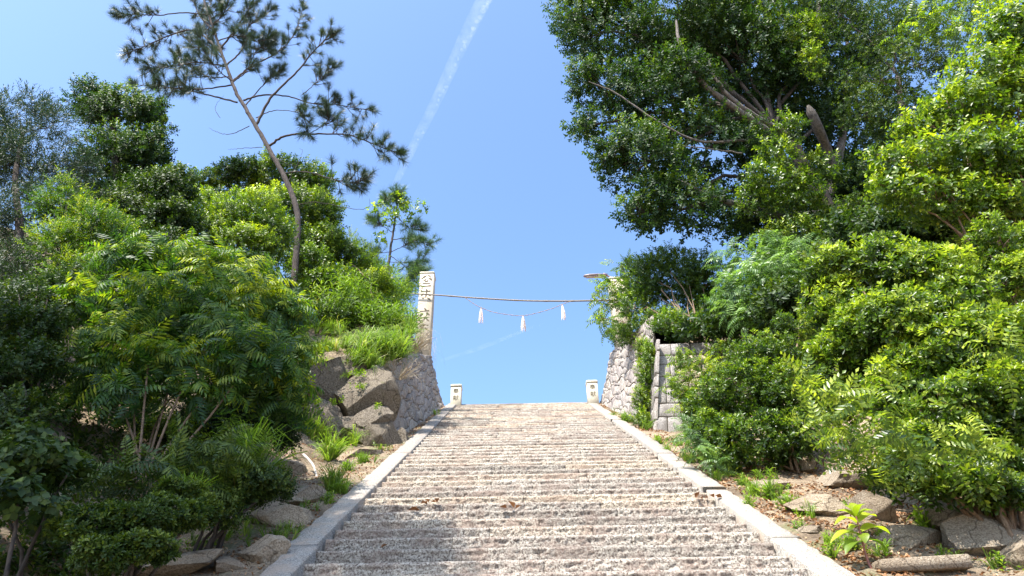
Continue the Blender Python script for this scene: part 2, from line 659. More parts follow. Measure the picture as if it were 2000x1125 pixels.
def basis(axis, spin):
    """(N,3) axes -> (N,3,3) matrices whose columns are x,y,z with z = axis"""
    z = axis / (np.linalg.norm(axis, axis=1)[:, None] + 1e-9)
    ref = np.where(np.abs(z[:, 2:3]) < .9, np.array([[0, 0, 1.0]]), np.array([[1.0, 0, 0]]))
    x = np.cross(ref, z)
    x /= np.linalg.norm(x, axis=1)[:, None] + 1e-9
    y = np.cross(z, x)
    c, s = np.cos(spin)[:, None], np.sin(spin)[:, None]
    return np.stack([x * c + y * s, -x * s + y * c, z], -1)


def scatter(templates, pos, axis, scale, tone, spin=None, leaf_var=0.16):
    """copies of leaf templates -> V, F, T"""
    Np = len(pos)
    if spin is None:
        spin = RNG.uniform(0, 2 * np.pi, Np)
    B = basis(axis, spin)
    pick = RNG.integers(0, len(templates), Np)
    Vs, Fs, Ts, n = [], [], [], 0
    for k, (tv, tf, ti) in enumerate(templates):
        idx = np.where(pick == k)[0]
        if not len(idx):
            continue
        v = np.einsum('nij,vj->nvi', B[idx], tv) * scale[idx][:, None, None] + pos[idx][:, None, :]
        m = len(tv)
        f = tf[None] + (np.arange(len(idx)) * m)[:, None, None] + n
        nl = int(ti.max()) + 1
        lv = RNG.normal(0, leaf_var, (len(idx), nl))
        t = tone[idx][:, None] + lv[:, ti]
        Vs.append(v.reshape(-1, 3))
        Fs.append(f.reshape(-1, 3))
        Ts.append(np.clip(t, 0, 1).ravel())
        n += len(idx) * m
    return np.concatenate(Vs), np.concatenate(Fs), np.concatenate(Ts)


def unit(n):
    v = RNG.normal(size=(n, 3))
    return v / np.linalg.norm(v, axis=1)[:, None]


def clumps_from_px(lst, dy=None):
    """(px,py,Y,rx,ry[,ry depth in m]) -> [(centre, radii)]"""
    out = []
    for c in lst:
        p = at(c[0], c[1], c[2])
        rx, rz = size(c[3], p), size(c[4], p)
        rd = c[5] if len(c) > 5 else 0.85 * (rx + rz) / 2
        out.append((p, np.array([rx, rd, rz])))
    return out


def crown(clumps, n, templates, sub=10, sub_r=(.28, .5), up=0.45, shell=0.55, scale=(.8, 1.25), tone0=0.35, young=0.25, jit=.35, ground=True, subs_out=None, loose=.28):
    """sprigs spread in sub-clumps over each ellipsoid; returns V,F,T"""
    vol = np.array([r[0] * r[2] + r[0] * r[1] + r[1] * r[2] for _, r in clumps])
    vol = vol / vol.sum()
    P, A, T = [], [], []
    for (c, r), f in zip(clumps, vol):
        k = max(3, int(sub))
        d = unit(k)
        d[:, 2] = d[:, 2] * .8 + .12
        rad = RNG.uniform(.45, .92, k) ** .7
        sc_ = c + d * r * rad[:, None]
        sr = RNG.uniform(*sub_r, k)[:, None] * r[None, :]
        stone = RNG.normal(0, .13, k)
        if subs_out is not None:
            subs_out.append((c, sc_, sr))
        m = max(4, int(n * f))
        w_ = sr[:, 0] * sr[:, 2]
        pick = RNG.choice(k, m, p=w_ / w_.sum())
        dd = unit(m)
        u = (1 - shell * RNG.random(m) ** 1.6)
        p = sc_[pick] + dd * sr[pick] * u[:, None]
        o = (p - c) / r
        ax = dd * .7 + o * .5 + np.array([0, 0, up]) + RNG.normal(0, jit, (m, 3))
        t = tone0 + stone[pick] + young * np.clip(dd[:, 2] * .6 + o[:, 2] * .5, -0.5, 1) + RNG.normal(0, .06, m)  # upper sprigs lighter, lower ones darker: new growth plus sunlit tops put into tone
        # a share of loose sprigs between the sub-clumps breaks up the outline
        q = RNG.random(m) < loose
        pl_ = c + dd * r * RNG.uniform(.45, 1.12, m)[:, None]
        p = np.where(q[:, None], pl_, p)
        P.append(p)
        A.append(ax)
        T.append(t)
    P, A, T = map(np.concatenate, (P, A, T))
    if ground:
        ok = P[:, 2] > gz(P[:, 0], P[:, 1]) + 0.0
        if ok.mean() < .6:
            print('BURIED', round(float(ok.mean()), 2), np.round(clumps[0][0], 2), float(gz(*clumps[0][0][:2])))
        if ok.any():
            P, A, T = P[ok], A[ok], T[ok]
    S = RNG.uniform(*scale, len(P))
    return scatter(templates, P, A, S, T)


def limb(mb, a, b, r0, r1, k=5, n=7, sag=.08, wig=.06):
    a, b = np.asarray(a, float), np.asarray(b, float)
    t = np.linspace(0, 1, n)[:, None]
    L = np.linalg.norm(b - a)
    p = a + (b - a) * t
    p[1:-1] += RNG.normal(0, wig * L * .35, (n - 2, 3))
    p[:, 2] += sag * L * np.sin(np.pi * t[:, 0])
    V, F = tube(p, np.linspace(r0, r1, n), k)
    mb.add(V, F)
    return p


print('base ready')

# ================================================================== THE GROUND
def grid_lines(a, b, segs):
    out = [a]
    x = a
    for lim, st in segs:
        while x < lim - 1e-6:
            x = min(x + st, lim)
            out.append(x)
    return np.array(out)


gx = np.concatenate([[-400, -200, -100, -60, -40], grid_lines(-30, 30, [(-12, .8), (-6, .25), (-1.5, .09), (2, .5), (6, .09), (12, .25), (30, .8)]), [40, 60, 100, 200, 400]])
gy = np.concatenate([[-400, -200, -100, -50, -25], grid_lines(-12, 40, [(2, .6), (15, .09), (21, .25), (40, .8)]), [60, 100, 200, 400]])
XX, YY = np.meshgrid(gx, gy)
ZZ = gz(np.clip(XX, -30, 30), np.clip(YY, -12, 40))
for k_, (f_, a_) in enumerate(((9.0, .010), (17.0, .006))):
    ZZ = ZZ + a_ * wobble(XX, YY, f_, k_ * 5.0)
V = np.stack([XX, YY, ZZ], -1).reshape(-1, 3)
ny_, nx_ = XX.shape
ii = (np.arange(ny_ - 1)[:, None] * nx_ + np.arange(nx_ - 1)[None, :])
F = np.stack([ii, ii + 1, ii + nx_ + 1, ii + nx_], -1).reshape(-1, 4)
g = obj('hillside_ground', np_mesh('hillside_ground', V, F, smooth=True), M['soil'])
tag(g, 'bare brown soil of the hillside on both sides of the stone stairs', kind='structure')


# ================================================================== THE STAIRS
def nz(p, f, seed):
    return mnoise.noise(Vector((p[0] * f + seed, p[1] * f - seed * .7, p[2] * f + seed * .31)))


def step_block(W, H, D, res, seed, amp=.011):
    """hewn granite block: rough pitched front (-Y), worn lip, dressed top. Origin at the middle of the front top edge."""
    nx = max(4, int(W / res))
    nf = max(3, int(H / res))
    prof = []
    for i in range(nf + 1):
        z = -H + (H - .028) * i / nf
        prof.append((.0 + .004 * math.sin(3 * math.pi * i / nf), z, 1.0))
    prof += [(.001, -.021, .6), (.006, -.009, .35), (.018, 0.0, .25), (.05, .001, .15), (D * .5, .001, .1), (D, 0.0, 0.0)]
    xs = np.linspace(-W / 2, W / 2, nx + 1)
    V = []
    for (y, z, k) in prof:
        for x in xs:
            e = min(1.0, (W / 2 - abs(x)) / .012)
            n1 = nz((x, 0, z), 26, seed)
            n2 = nz((x, 0, z), 62, seed + 9)
            n3 = nz((x, 0, z), 9, seed + 3)
            d = amp * (1.2 * n1 + .8 * n2 + .5 * n3) * k * 1.35
            lip = .007 * nz((x, 1, 0), 3, seed + 5) + .003 * nz((x, 1, 0), 22, seed + 7)
            V.append((x, y - d + (1 - e) * .01 * k, z + (lip if k < .9 and y < .02 else 0) + (.006 * n1 * k if k == 1.0 else 0)))
    n = nx + 1
    m = len(prof)
    F = []
    for i in range(m - 1):
        for j in range(nx):
            F.append((i * n + j, i * n + j + 1, (i + 1) * n + j + 1, (i + 1) * n + j))
    # close sides, back and bottom
    b = len(V)
    V += [(-W / 2, D, -H), (W / 2, D, -H)]
    tris = []
    for j, bb in ((0, b), (nx, b + 1)):
        for i in range(m - 1):
            tris.append((i * n + j, (i + 1) * n + j, bb) if j == 0 else ((i + 1) * n + j, i * n + j, bb))
    tris.append((0, b, b + 1))
    tris.append((0, b + 1, nx))
    tris.append(((m - 1) * n, (m - 1) * n + nx, b))
    tris.append((b, (m - 1) * n + nx, b + 1))
    return np.array(V), [np.array(F), np.array(tris)]


stairs = empty('stone_stairs', (X0, 0, 0), 'long straight flight of rough hewn granite steps climbing between the kerbs', kind='structure')
H_ST = RISE + .02
variants = {}
for tier, res in (('near', .0125), ('mid', .02), ('far', .035)):
    variants[tier] = []
    for s_ in range(5):
        bv, bf = step_block(1.35, H_ST, .36, res if s_ else res, s_ * 13.7 + {'near': 0, 'mid': 100, 'far': 200}[tier], .011 if tier != 'far' else .010)
        me = np_mesh('step_stone', bv, bf)
        me.materials.append(M['step'])
        variants[tier].append(me)
# the blocks' unit length is stretched a little to the joint spacing
rs = random.Random(3)
for j in range(0, 70):
    y = YTOP - RUN * j
    z = ZB + SL * y
    cuts = [-HW]
    n_b = rs.choice([2, 3, 3])
    for q in range(1, n_b):
        cuts.append(-HW + 2 * HW * q / n_b + rs.uniform(-.22, .22))
    cuts.append(HW)
    tier = 'near' if y < 8.5 else ('mid' if y < 12 else 'far')
    if y < 4.8:
        tier = 'far'
    off = (rs.uniform(-.008, .008), rs.uniform(-.008, .008))
    tl_ = R(rs.uniform(-.1, .1))
    for a_, b_ in zip(cuts[:-1], cuts[1:]):
        o = obj('step_stone', rs.choice(variants[tier]), None, stairs)
        o.location = ((a_ + b_) / 2, y + off[0] + rs.uniform(-.002, .002), z + off[1] + rs.uniform(-.001, .001))
        o.scale = ((b_ - a_ - .002) / 1.35, 1, 1)
        o.rotation_euler = (0, 0, 0)

# paved landing at the head of the stairs
V, F = box((X0, YTOP + 6.3, ZB + SL * YTOP - .16), (2 * HW + .5, 12.2, .3))
tag(obj('landing_pavement', np_mesh('landing_pavement', V, F), M['kerb']), 'stone landing at the head of the stairs', kind='structure')


def kerb(side, joints, label):
    k = empty('stone_kerb', (X0 + side * (HW + .14), 0, 0), label, kind='structure')
    k['group'] = 'granite kerbs of the stairs'
    rk = random.Random(5 + side)
    for a_, b_ in zip(joints[:-1], joints[1:]):
        n = max(6, int((b_ - a_) / .10))
        w0 = .27
        mb = MB()
        rows = []
        dz = rk.uniform(-.02, .022)
        dx = rk.uniform(-.02, .024) * side
        for i in range(n + 1):
            t = i / n
            y = a_ + .009 + (b_ - a_ - .018) * t
            z = ZB + SL * y + .022 + dz
            ws = rk.uniform(-.004, .004)
            ii_ = -side * (w0 / 2)
            oo = side * (w0 / 2)
            jag = rk.uniform(-.024, .016)
            for (x, zz) in ((ii_, -.45), (ii_ + ws, -.012), (ii_ + ws + side * (.012 + .02 * max(0, rk.uniform(-2, 1))), 0), (oo - side * .02 + jag, -.003), (oo + jag, -.02), (oo, -.45)):
                rows.append((x + dx, y, z + zz))
        V = np.array(rows)
        F = []
        for i in range(n):
            for q in range(5):
                f = (i * 6 + q, i * 6 + q + 1, (i + 1) * 6 + q + 1, (i + 1) * 6 + q)
                F.append(f if side > 0 else f[::-1])
        caps = [tuple(range(6)), tuple(n * 6 + q for q in range(5, -1, -1))]
        o = obj('kerb_stone', np_mesh('kerb_stone', V, [np.array(F), np.array(caps)]), M['kerb'], k)


dY = lambda d: .88 * d + .971
kerb(-1, [.4, 2.3, 4.2] + [dY(d) for d in (6.08, 8.7, 11.4, 14.0, 16.5, 18.8)] + [YTOP + .1], 'granite kerb along the shaded left edge of the stairs')
kerb(1, [.2, 2.0, 4.3] + [dY(d) for d in (6.08, 8.13, 10.7, 13.2, 15.8, 18.3)] + [YTOP + .1], 'sunlit granite kerb along the right edge of the stairs')


# ================================================================== RETAINING WALLS
def wall_face(parent, P, nrm, L, H, rows, mat, seed, smin=.32, smax=.6, gap=.010, bulge=.035, jitter=.35, cell=5, coursed=False, rough_=1.0):
    """separate stones laid over the surface P(u, v) (u metres along, v 0..1 up)"""
    rr = random.Random(seed)
    nr = len(rows) - 1

    def vb(i, u):
        if i in (0, nr):
            return rows[i]
        return rows[i] + (0.0 if coursed else .035 * math.sin(u * 3.1 + i * 2.3) + .02 * math.sin(u * 7.3 + i))
    FP = [0, .055, .36, .64, .945, 1.0]
    cnt = 0
    for i in range(nr):
        us = [0.0]
        while us[-1] < L - smin * .6:
            us.append(us[-1] + rr.uniform(smin, smax))
        us[-1] = L
        if us[-1] - us[-2] < smin * .5 and len(us) > 2:
            us.pop(-2)
        sl = [0.0] + [0 if coursed else rr.uniform(-jitter, jitter) * .22 for _ in us[1:-1]] + [0.0]
        for j in range(len(us) - 1):
            c = cell
            bulg = bulge * rr.uniform(.5, 1.4)
            s0 = rr.uniform(0, 100)
            V = []
            tiltu, tiltv = rr.uniform(-.02, .02), rr.uniform(-.02, .02)
            for b in range(c + 1):
                for a in range(c + 1):
                    fa, fb = FP[a], FP[b]
                    # pull the corners in: rounded polygon
                    ca, cb = 2 * fa - 1, 2 * fb - 1
                    rad = 1 - .07 * (abs(ca) * abs(cb)) ** 2
                    fa2, fb2 = .5 + ca * rad / 2, .5 + cb * rad / 2
                    ub = us[j] + gap + (us[j + 1] - us[j] - 2 * gap) * fa2
                    ush = (sl[j] * (1 - fa2) + sl[j + 1] * fa2) * (fb2 - .5)
                    u = min(max(ub + ush, 0), L)
                    v0, v1 = vb(i, u), vb(i + 1, u)
                    g_ = gap / H
                    v = v0 + g_ + (v1 - v0 - 2 * g_) * fb2
                    edge = 0 if max(abs(ca), abs(cb)) > .99 else 1
                    dd = .014 + bulg * (1 - max(abs(ca), abs(cb)) ** 2) * .6 + .035 * rough_ * (mnoise.noise(Vector((u * 6, v * H * 6, s0)))) * (edge > 0) + tiltu * ca * .6 + tiltv * cb * .6
                    if edge == 0:
                        dd = .002
                    V.append(P(u, v) + nrm(u, v) * dd)
            # skirt down into the joint
            n = c + 1
            rim = [a for a in range(n)] + [b * n + c for b in range(1, n)] + [c * n + a for a in range(c - 1, -1, -1)] + [b * n for b in range(c - 1, 0, -1)]
            base = len(V)
            for r_ in rim:
                V.append(V[r_] - nrm(us[j], .5) * .05)
            F = [(b * n + a, b * n + a + 1, (b + 1) * n + a + 1, (b + 1) * n + a) for b in range(c) for a in range(c)]
            m = len(rim)
            F += [(rim[q], base + q, base + (q + 1) % m, rim[(q + 1) % m]) for q in range(m)]
            o = obj('wall_stone', np_mesh('wall_stone', V, np.array(F)), mat, parent)
            cnt += 1
    return cnt


def wall_core(parent, P, nrm, L, back, mat, n=14):
    """solid body of the wall behind its facing stones"""
    us = np.linspace(0, L, n)
    vs = np.linspace(0, 1, 8)
    V, F = [], []
    for u in us:
        for v in vs:
            V.append(P(u, v) - nrm(u, v) * .012)
    k = len(vs)
    for i in range(n - 1):
        for j in range(k - 1):
            F.append((i * k + j, i * k + j + 1, (i + 1) * k + j + 1, (i + 1) * k + j))
    b = len(V)
    for u in us:
        p, q = P(u, 0), P(u, 1)
        V.append(p + back)
        V.append(q + back)
    for i in range(n - 1):
        F.append((b + 2 * i, b + 2 * i + 1, b + 2 * i + 3, b + 2 * i + 2))
        F.append((i * k + k - 1, b + 2 * i + 1, b + 2 * i + 3, (i + 1) * k + k - 1))
    for i in (0, n - 1):
        for j in range(k - 1):
            F.append((i * k + j, i * k + j + 1, b + 2 * i + 1, b + 2 * i))
    return obj('wall_core', np_mesh('wall_core', V, np.array(F)), mat, parent)


def side_wall(side, ya, yb, za_top, zb_top, label, seed):
    """battered, slightly hollow-curved wall that runs beside the stairs"""
    L = yb - ya
    s_a, s_b = 2.50, 2.36

    def P(u, v):
        t = u / L
        y = ya + u
        z0 = float(low(y)) - .12
        z1 = za_top + (zb_top - za_top) * t
        h = v * (z1 - z0)
        s = s_a + (s_b - s_a) * t + .36 * h - .045 * h * h * (1 if h < 3 else 1)
        return np.array([X0 + side * s, y, z0 + h])

    def nr(u, v):
        n = np.array([-side * 1.0, 0, .24])
        return n / np.linalg.norm(n)
    root = empty('retaining_wall', P(0, 0), label, 'wall', 'retaining walls beside the stairs')
    inv = root.location.copy()
    P2 = lambda u, v: P(u, v) - np.array(inv)
    H = 2.4
    rows = [0, .09, .17, .26, .34, .43, .51, .60, .68, .76, .84, .92, 1.0]
    wall_face(root, P2, nr, L, H, rows, M['wall'], seed, .22, .42, bulge=.012, jitter=1.1, gap=.004)
    wall_core(root, P2, nr, L, np.array([side * .7, 0, 0]), M['mortar'])
    return root, P


wl, PL = side_wall(-1, 12.6, 19.35, 7.0, 10.30, 'shaded retaining wall of rough granite beside the left kerb of the stairs', 21)
wr, PR = side_wall(1, 14.15, 19.35, 8.55, 10.30, 'sunlit curved retaining wall of rough granite beside the right kerb', 22)

# quoin column at the near end of the left wall
qa = np.array(PL(0, 0))
root = empty('quoin_column', tuple(qa), 'pale squared quoin stones stacked at the near corner of the shaded wall', 'wall')
zq = -.1
rq = random.Random(4)
while zq < 1.5:
    h = rq.uniform(.24, .36)
    h0 = zq + h / 2
    s = .36 * h0 - .045 * h0 * h0
    V, Fs = bevel_box((-s - .10, -.04, h0), (.20 + rq.uniform(-.03, .03), .22 + rq.uniform(-.02, .02), h - .012), .010)
    V = V + np.array([[RNG.normal(0, .005), RNG.normal(0, .005), RNG.normal(0, .003)] for _ in V])
    obj('wall_stone', np_mesh('wall_stone', V, Fs), M['quoin'], root)
    zq += h

# low terrace wall that faces the viewer on the right
FW_Y = 13.3
fx0, fx1 = X0 + 2.62, X0 + 6.6
fz0 = float(low(FW_Y)) - .15
fz1 = 7.42


def PF(u, v):
    h = v * (fz1 - fz0)
    return np.array([fx0 + u + .16 * h * (1 - min(u / .9, 1)), FW_Y + .12 * h, fz0 + h + .02 * u])


nF = lambda u, v: np.array([0, -.993, .119])
front = empty('terrace_wall', tuple(PF(0, 0)), 'low stone terrace wall facing the viewer, half hidden by bushes right of the stairs', 'wall')
o0 = PF(0, 0)
P2 = lambda u, v: PF(u, v) - o0
# squared top course, quoins at the corner and rubble between them
Hf = fz1 - fz0


def sub(u0, u1, v0, v1):
    return lambda u, v: P2(u0 + u, v0 + (v1 - v0) * v)


wall_face(front, sub(0, 0, .86, 1.0), nF, fx1 - fx0, Hf * .14, [0, 1], M['quoin'], 31, .55, .8, bulge=.01, coursed=True, gap=.006, rough_=.5)
wall_face(front, sub(0, 0, 0, .86), nF, .62, Hf * .86, [0, .22, .38, .58, .72, .88, 1], M['quoin'], 32, .26, .5, bulge=.01, coursed=True, gap=.006, rough_=.5)
wall_face(front, sub(.62, 0, 0, .86), nF, fx1 - fx0 - .62, Hf * .86, [0, .13, .27, .4, .53, .66, .78, .9, 1], M['rubble'], 33, .2, .46, bulge=.05, jitter=.9, gap=.014)
wall_core(front, P2, nF, fx1 - fx0, np.array([0, .8, 0]), M['mortar'])


# its short flank towards the stairs
def PS(u, v):
    h = v * (fz1 - fz0)
    return np.array([fx0 + .16 * h, FW_Y + .12 * h * (1 - u / .9) + .85 - u * .95, fz0 + h]) - o0


nS = lambda u, v: np.array([-.987, 0, .158])
wall_face(front, PS, nS, .9, Hf, [0, .17, .33, .5, .66, .86, 1], M['wall'], 34, .25, .45, bulge=.012, gap=.004)


# ================================================================== POSTS AND PILLARS
def strokes_mesh(strokes, depth=.012):
    """brush strokes: each a polyline with widths, in the XZ plane at y=0; returns V,F of slightly raised lens shapes"""
    mb = MB()
    for s in strokes:
        pts = np.array([(p[0], p[1]) for p in s], float)
        wd = np.array([p[2] for p in s], float)
        d = np.gradient(pts, axis=0)
        d /= np.linalg.norm(d, axis=1)[:, None] + 1e-9
        nrm = np.stack([-d[:, 1], d[:, 0]], 1)
        a = pts + nrm * wd[:, None] / 2
        b = pts - nrm * wd[:, None] / 2
        V = []
        for i in range(len(pts)):
            V += [(a[i, 0], 0, a[i, 1]), (b[i, 0], 0, b[i, 1])]
        n = len(pts)
        F = [(2 * i, 2 * i + 1, 2 * i + 3, 2 * i + 2) for i in range(n - 1)]
        mb.add(np.array(V), np.array(F))
    return mb


def glyph(text, size_, parent, mat, loc, name='inscription', bold=0.0):
    cu = bpy.data.curves.new(name, 'FONT')
    cu.body = text
    cu.size = size_
    cu.align_x = 'CENTER'
    cu.extrude = .002
    cu.offset = bold
    cu.resolution_u = 3
    tmp = bpy.data.objects.new(name, cu)
    COL.objects.link(tmp)
    dg = bpy.context.evaluated_depsgraph_get()
    dg.update()
    me = bpy.data.meshes.new_from_object(tmp.evaluated_get(dg))
    bpy.data.objects.remove(tmp)
    me.materials.clear()
    o = obj(name, me, mat, parent)
    o.location = loc
    o.rotation_euler = (R(90), 0, 0)
    return o


def small_post(x, y, zt, label):
    h = 1.05
    root = empty('name_post', (x, y, zt - h), label, 'stone post', 'stone posts at the head of the stairs')
    V, F = bevel_box((0, 0, h / 2 - .02), (.32, .32, h - .12), .012)
    obj('shaft', np_mesh('shaft', V, F), M['post'], root)
    V, F = bevel_box((0, 0, h - .042), (.35, .35, .085), .022)
    obj('cap', np_mesh('cap', V, F), M['post'], root)
    glyph('奉', .185, root, M['carved'], (0, -.1635, h - .30))
    glyph('献', .185, root, M['carved'], (0, -.1635, h - .53))
    return root


pl = at(891, 750, 19.15)
pr = at(1156, 742, 18.95)
small_post(pl[0], pl[1] + .16, pl[2], 'small granite post with carved characters at the left head of the stairs')
small_post(pr[0], pr[1] + .16, pr[2], 'small granite post with carved characters at the right head of the stairs')

# brush characters of the tall pillars, drawn stroke by stroke in pillar units (width 1, downwards negative)
CH = [
    [(.50, -.10, .05), (.30, -.22, .16), (.12, -.42, .06)], [(.55, -.08, .05), (.72, -.16, .12), (.80, -.30, .05)],
    [(.62, -.36, .05), (.82, -.44, .17), (.90, -.58, .06)], [(.20, -.50, .05), (.36, -.56, .15), (.46, -.44, .05)],
    [(.34, -.70, .06), (.55, -.66, .13), (.60, -.52, .05)], [(.16, -.80, .08), (.30, -.84, .12), (.55, -.88, .10), (.80, -.82, .08)],
    [(.10, -1.10, .14), (.18, -1.14, .10), (.55, -1.10, .09), (.85, -1.06, .12)], [(.15, -1.24, .12), (.2, -1.36, .06)],
    [(.48, -1.36, .05), (.55, -1.48, .15), (.62, -1.58, .05)], [(.12, -1.60, .14), (.45, -1.60, .08), (.84, -1.58, .15)],
    [(.30, -1.72, .05), (.24, -1.90, .13), (.12, -2.04, .05)], [(.55, -1.66, .10), (.53, -1.90, .12), (.50, -2.16, .06)],
    [(.62, -1.80, .05), (.78, -1.92, .16), (.88, -2.02, .06)], [(.18, -2.16, .05), (.32, -2.22, .13), (.42, -2.14, .04)],
    [(.60, -2.16, .05), (.80, -2.30, .15), (.88, -2.42, .05)],
    [(.46, -3.10, .05), (.56, -3.24, .15), (.62, -3.34, .05)], [(.14, -3.38, .12), (.45, -3.38, .08), (.84, -3.34, .14)],
    [(.34, -3.52, .05), (.24, -3.68, .14), (.10, -3.82, .05)], [(.60, -3.50, .05), (.76, -3.64, .16), (.90, -3.74, .05)],
    [(.16, -3.96, .12), (.30, -4.00, .06), (.48, -3.90, .10)], [(.54, -3.86, .08), (.50, -4.10, .10), (.36, -4.34, .05)],
    [(.62, -4.00, .05), (.74, -4.14, .13), (.90, -4.28, .05)], [(.14, -4.20, .05), (.24, -4.30, .13), (.3, -4.44, .05)],
    [(.16, -4.62, .14), (.50, -4.58, .09), (.86, -4.62, .14)], [(.50, -4.56, .10), (.46, -4.80, .13), (.30, -5.02, .06)],
    [(.58, -4.80, .06), (.76, -4.94, .17), (.88, -5.10, .06)], [(.20, -5.10, .05), (.36, -5.26, .20), (.56, -5.34, .06)],
    [(.76, -5.30, .05), (.82, -5.46, .15), (.90, -5.56, .05)],
    [(.5, -6.0, .06), (.4, -6.16, .15), (.2, -6.3, .05)], [(.15, -6.4, .12), (.5, -6.38, .08), (.85, -6.36, .12)],
]


def tall_pillar(px_l, px_r, py_top, Y, label, flip=False):
    a, b = at(px_l, py_top, Y), at(px_r, py_top, Y)
    wd = abs(b[0] - a[0])
    xc = (a[0] + b[0]) / 2
    zt = (a[2] + b[2]) / 2
    h = zt - 9.6
    root = empty('tall_pillar', (xc, Y + wd / 2, 9.6), label, 'stone pillar', 'carved gate pillars above the walls')
    V, F = bevel_box((0, 0, (h - .05) / 2), (wd, wd, h - .05), .015)
    obj('shaft', np_mesh('shaft', V, F), M['pillar'], root)
    V, F = bevel_box((0, 0, h - .02), (wd + .03, wd + .03, .07), .02)
    obj('cap', np_mesh('cap', V, F), M['post'], root)
    st = [[((p[0] - .5) * wd * .92, p[1] * wd * .92 - .06, p[2] * wd * 1.0) for p in s] for s in CH]
    if flip:
        st = [[(-p[0], p[1] * 1.03, p[2]) for p in s] for s in st]
    mb = strokes_mesh(st)
    V = np.concatenate(mb.V) + np.array([0, -wd / 2 - .003, h - .05])
    o = obj('inscription', np_mesh('inscription', V, [np.concatenate(v) for v in mb.F.values()]), M['carved'], root)
    return root, xc, wd


tall_pillar(821, 848, 531, 19.50, 'tall granite pillar with large carved characters above the left wall')
tall_pillar(1190, 1222, 541, 19.50, 'tall granite pillar above the right wall, mostly hidden by leaves', True)

# old stone lantern top behind the small pine
p = at(757, 527, 20.5)
V, F = bevel_box((0, 0, -.8), (.26, .26, 1.6), .03)
root = empty('stone_lantern', tuple(p), 'weathered stone lantern post behind the small pine', 'stone lantern')
obj('shaft', np_mesh('shaft', V, F), M['post'], root)
V, F = bevel_box((0, 0, .04), (.36, .36, .12), .04)
obj('cap', np_mesh('cap', V, F), M['pillar'], root)

# pole strung between the pillars
M['bamboo'] = plain_mat('weathered_bamboo', (0.21, 0.175, 0.14), 0.6)
pts = [at(796, 573, 19.40), at(850, 576, 19.40), at(930, 582, 19.38), at(1020, 587, 19.36), at(1100, 588, 19.38), at(1160, 587, 19.40), at(1235, 585, 19.42)]
pp = smooth_path(pts, 60)
rad = np.linspace(.022, .031, 60)
rad[::7] *= 1.18
V, F = tube(pp, rad, 8)
root = empty('bamboo_pole', tuple(pp[0]), 'long thin bamboo pole slung between the two tall pillars', 'pole')
obj('culm', np_mesh('culm', V - pp[0], F, smooth=True), M['bamboo'], root)
mb = MB()
for q, ln in ((9, .10), (16, .07), (22, .08), (41, .05), (52, .09)):
    V, F = tube([pp[q], pp[q] + np.array([ln, -.02, -.03])], [.012, .008], 5)
    obj('twig_stub', np_mesh('twig_stub', V - pp[0], F), M['bamboo'], root)
# straw rope with three paper tassels
M['rope'] = plain_mat('straw_rope', (0.30, 0.22, 0.17), 0.8)
M['paper'] = plain_mat('white_paper', (0.72, 0.60, 0.56), 0.8, nscale=40, var=.18)
yr = 19.33
rp = smooth_path([at(908, 581, yr), at(925, 593, yr), at(940, 601, yr), at(965, 610, yr), at(1000, 615.5, yr), at(1022, 616.5, yr), at(1050, 611, yr), at(1080, 602, yr), at(1099, 594, yr), at(1116, 588, yr)], 70)
V, F = tube(rp, .011 + .004 * np.sin(np.arange(70) * 1.9), 6)
tag(obj('sacred_rope', np_mesh('sacred_rope', V, F), M['rope']), 'thin straw rope sagging below the bamboo pole', 'rope')
for (tx, ty, ln, lab) in ((940, 601, 30, 'leftmost pale paper tassel hanging from the sagging rope'), (1022, 617, 30, 'middle pale paper tassel at the lowest point of the rope'), (1098, 595, 29, 'rightmost pale paper tassel near the right pillar')):
    p = at(tx, ty, yr)
    q = at(tx, ty + ln, yr)
    L = p[2] - q[2]
    mb = MB()
    rt = random.Random(tx)
    for i in range(16):
        a = rt.uniform(0, 6.28)
        r1 = rt.uniform(.01, .095)
        e = np.array([math.cos(a) * r1, math.sin(a) * r1, -L * rt.uniform(.8, 1.05)])
        m_ = np.array([e[0] * .7, e[1] * .7, -L * .45])
        V, F = tube([(0, 0, 0), (e[0] * .3, e[1] * .3, -L * .12), m_, e], [.008, .012, .011, .006], 4)
        mb.add(V, F)
    root = empty('paper_tassel', tuple(p), lab, 'tassel', 'tassels on the sacred rope')
    obj('fringe', mb.mesh('fringe'), M['paper'], root)
    V, F = tube([(0, 0, .015), (0, 0, -.06)], [.016, .022], 8)
    obj('binding', np_mesh('binding', V, F), M['rope'], root)

# street lamp behind the right pillar
M['lamp_metal'] = plain_mat('lamp_metal', (0.26, 0.20, 0.22), 0.45, 0.4)
M['lamp_glass'] = plain_mat('lamp_cover', (0.50, 0.40, 0.37), 0.3)
lp = at(1186, 538, 20.1)
root = empty('street_lamp', (lp[0] + .30, lp[1], 9.8), 'street lamp with a flat oval head reaching left from behind the right pillar', 'street lamp')
V, F = tube(smooth_path([(0, 0, 0), (0, 0, 3.2), (-.05, 0, lp[2] - 9.8 - .25), (-.30, 0, lp[2] - 9.8)], 14), .035, 8)
obj('pole', np_mesh('pole', V, F, smooth=True), M['lamp_metal'], root)
hx = at(1139, 537, 20.1)
hl = lp[0] - hx[0]
zz = lp[2] - 9.8
mb = MB()
rings = []
for t, r1, r2 in ((0, .02, .012), (.05, .07, .04), (.25, .11, .055), (.6, .12, .06), (.9, .09, .05), (1, .05, .035)):
    rings.append([(-.30 - hl * (1 - t), r1 * math.cos(a), zz - .015 * (1 - t) + r2 * math.sin(a) * (.75 if math.sin(a) < 0 else 1.0)) for a in np.linspace(0, 2 * np.pi, 16, endpoint=False)])
V = np.array(rings).reshape(-1, 3)
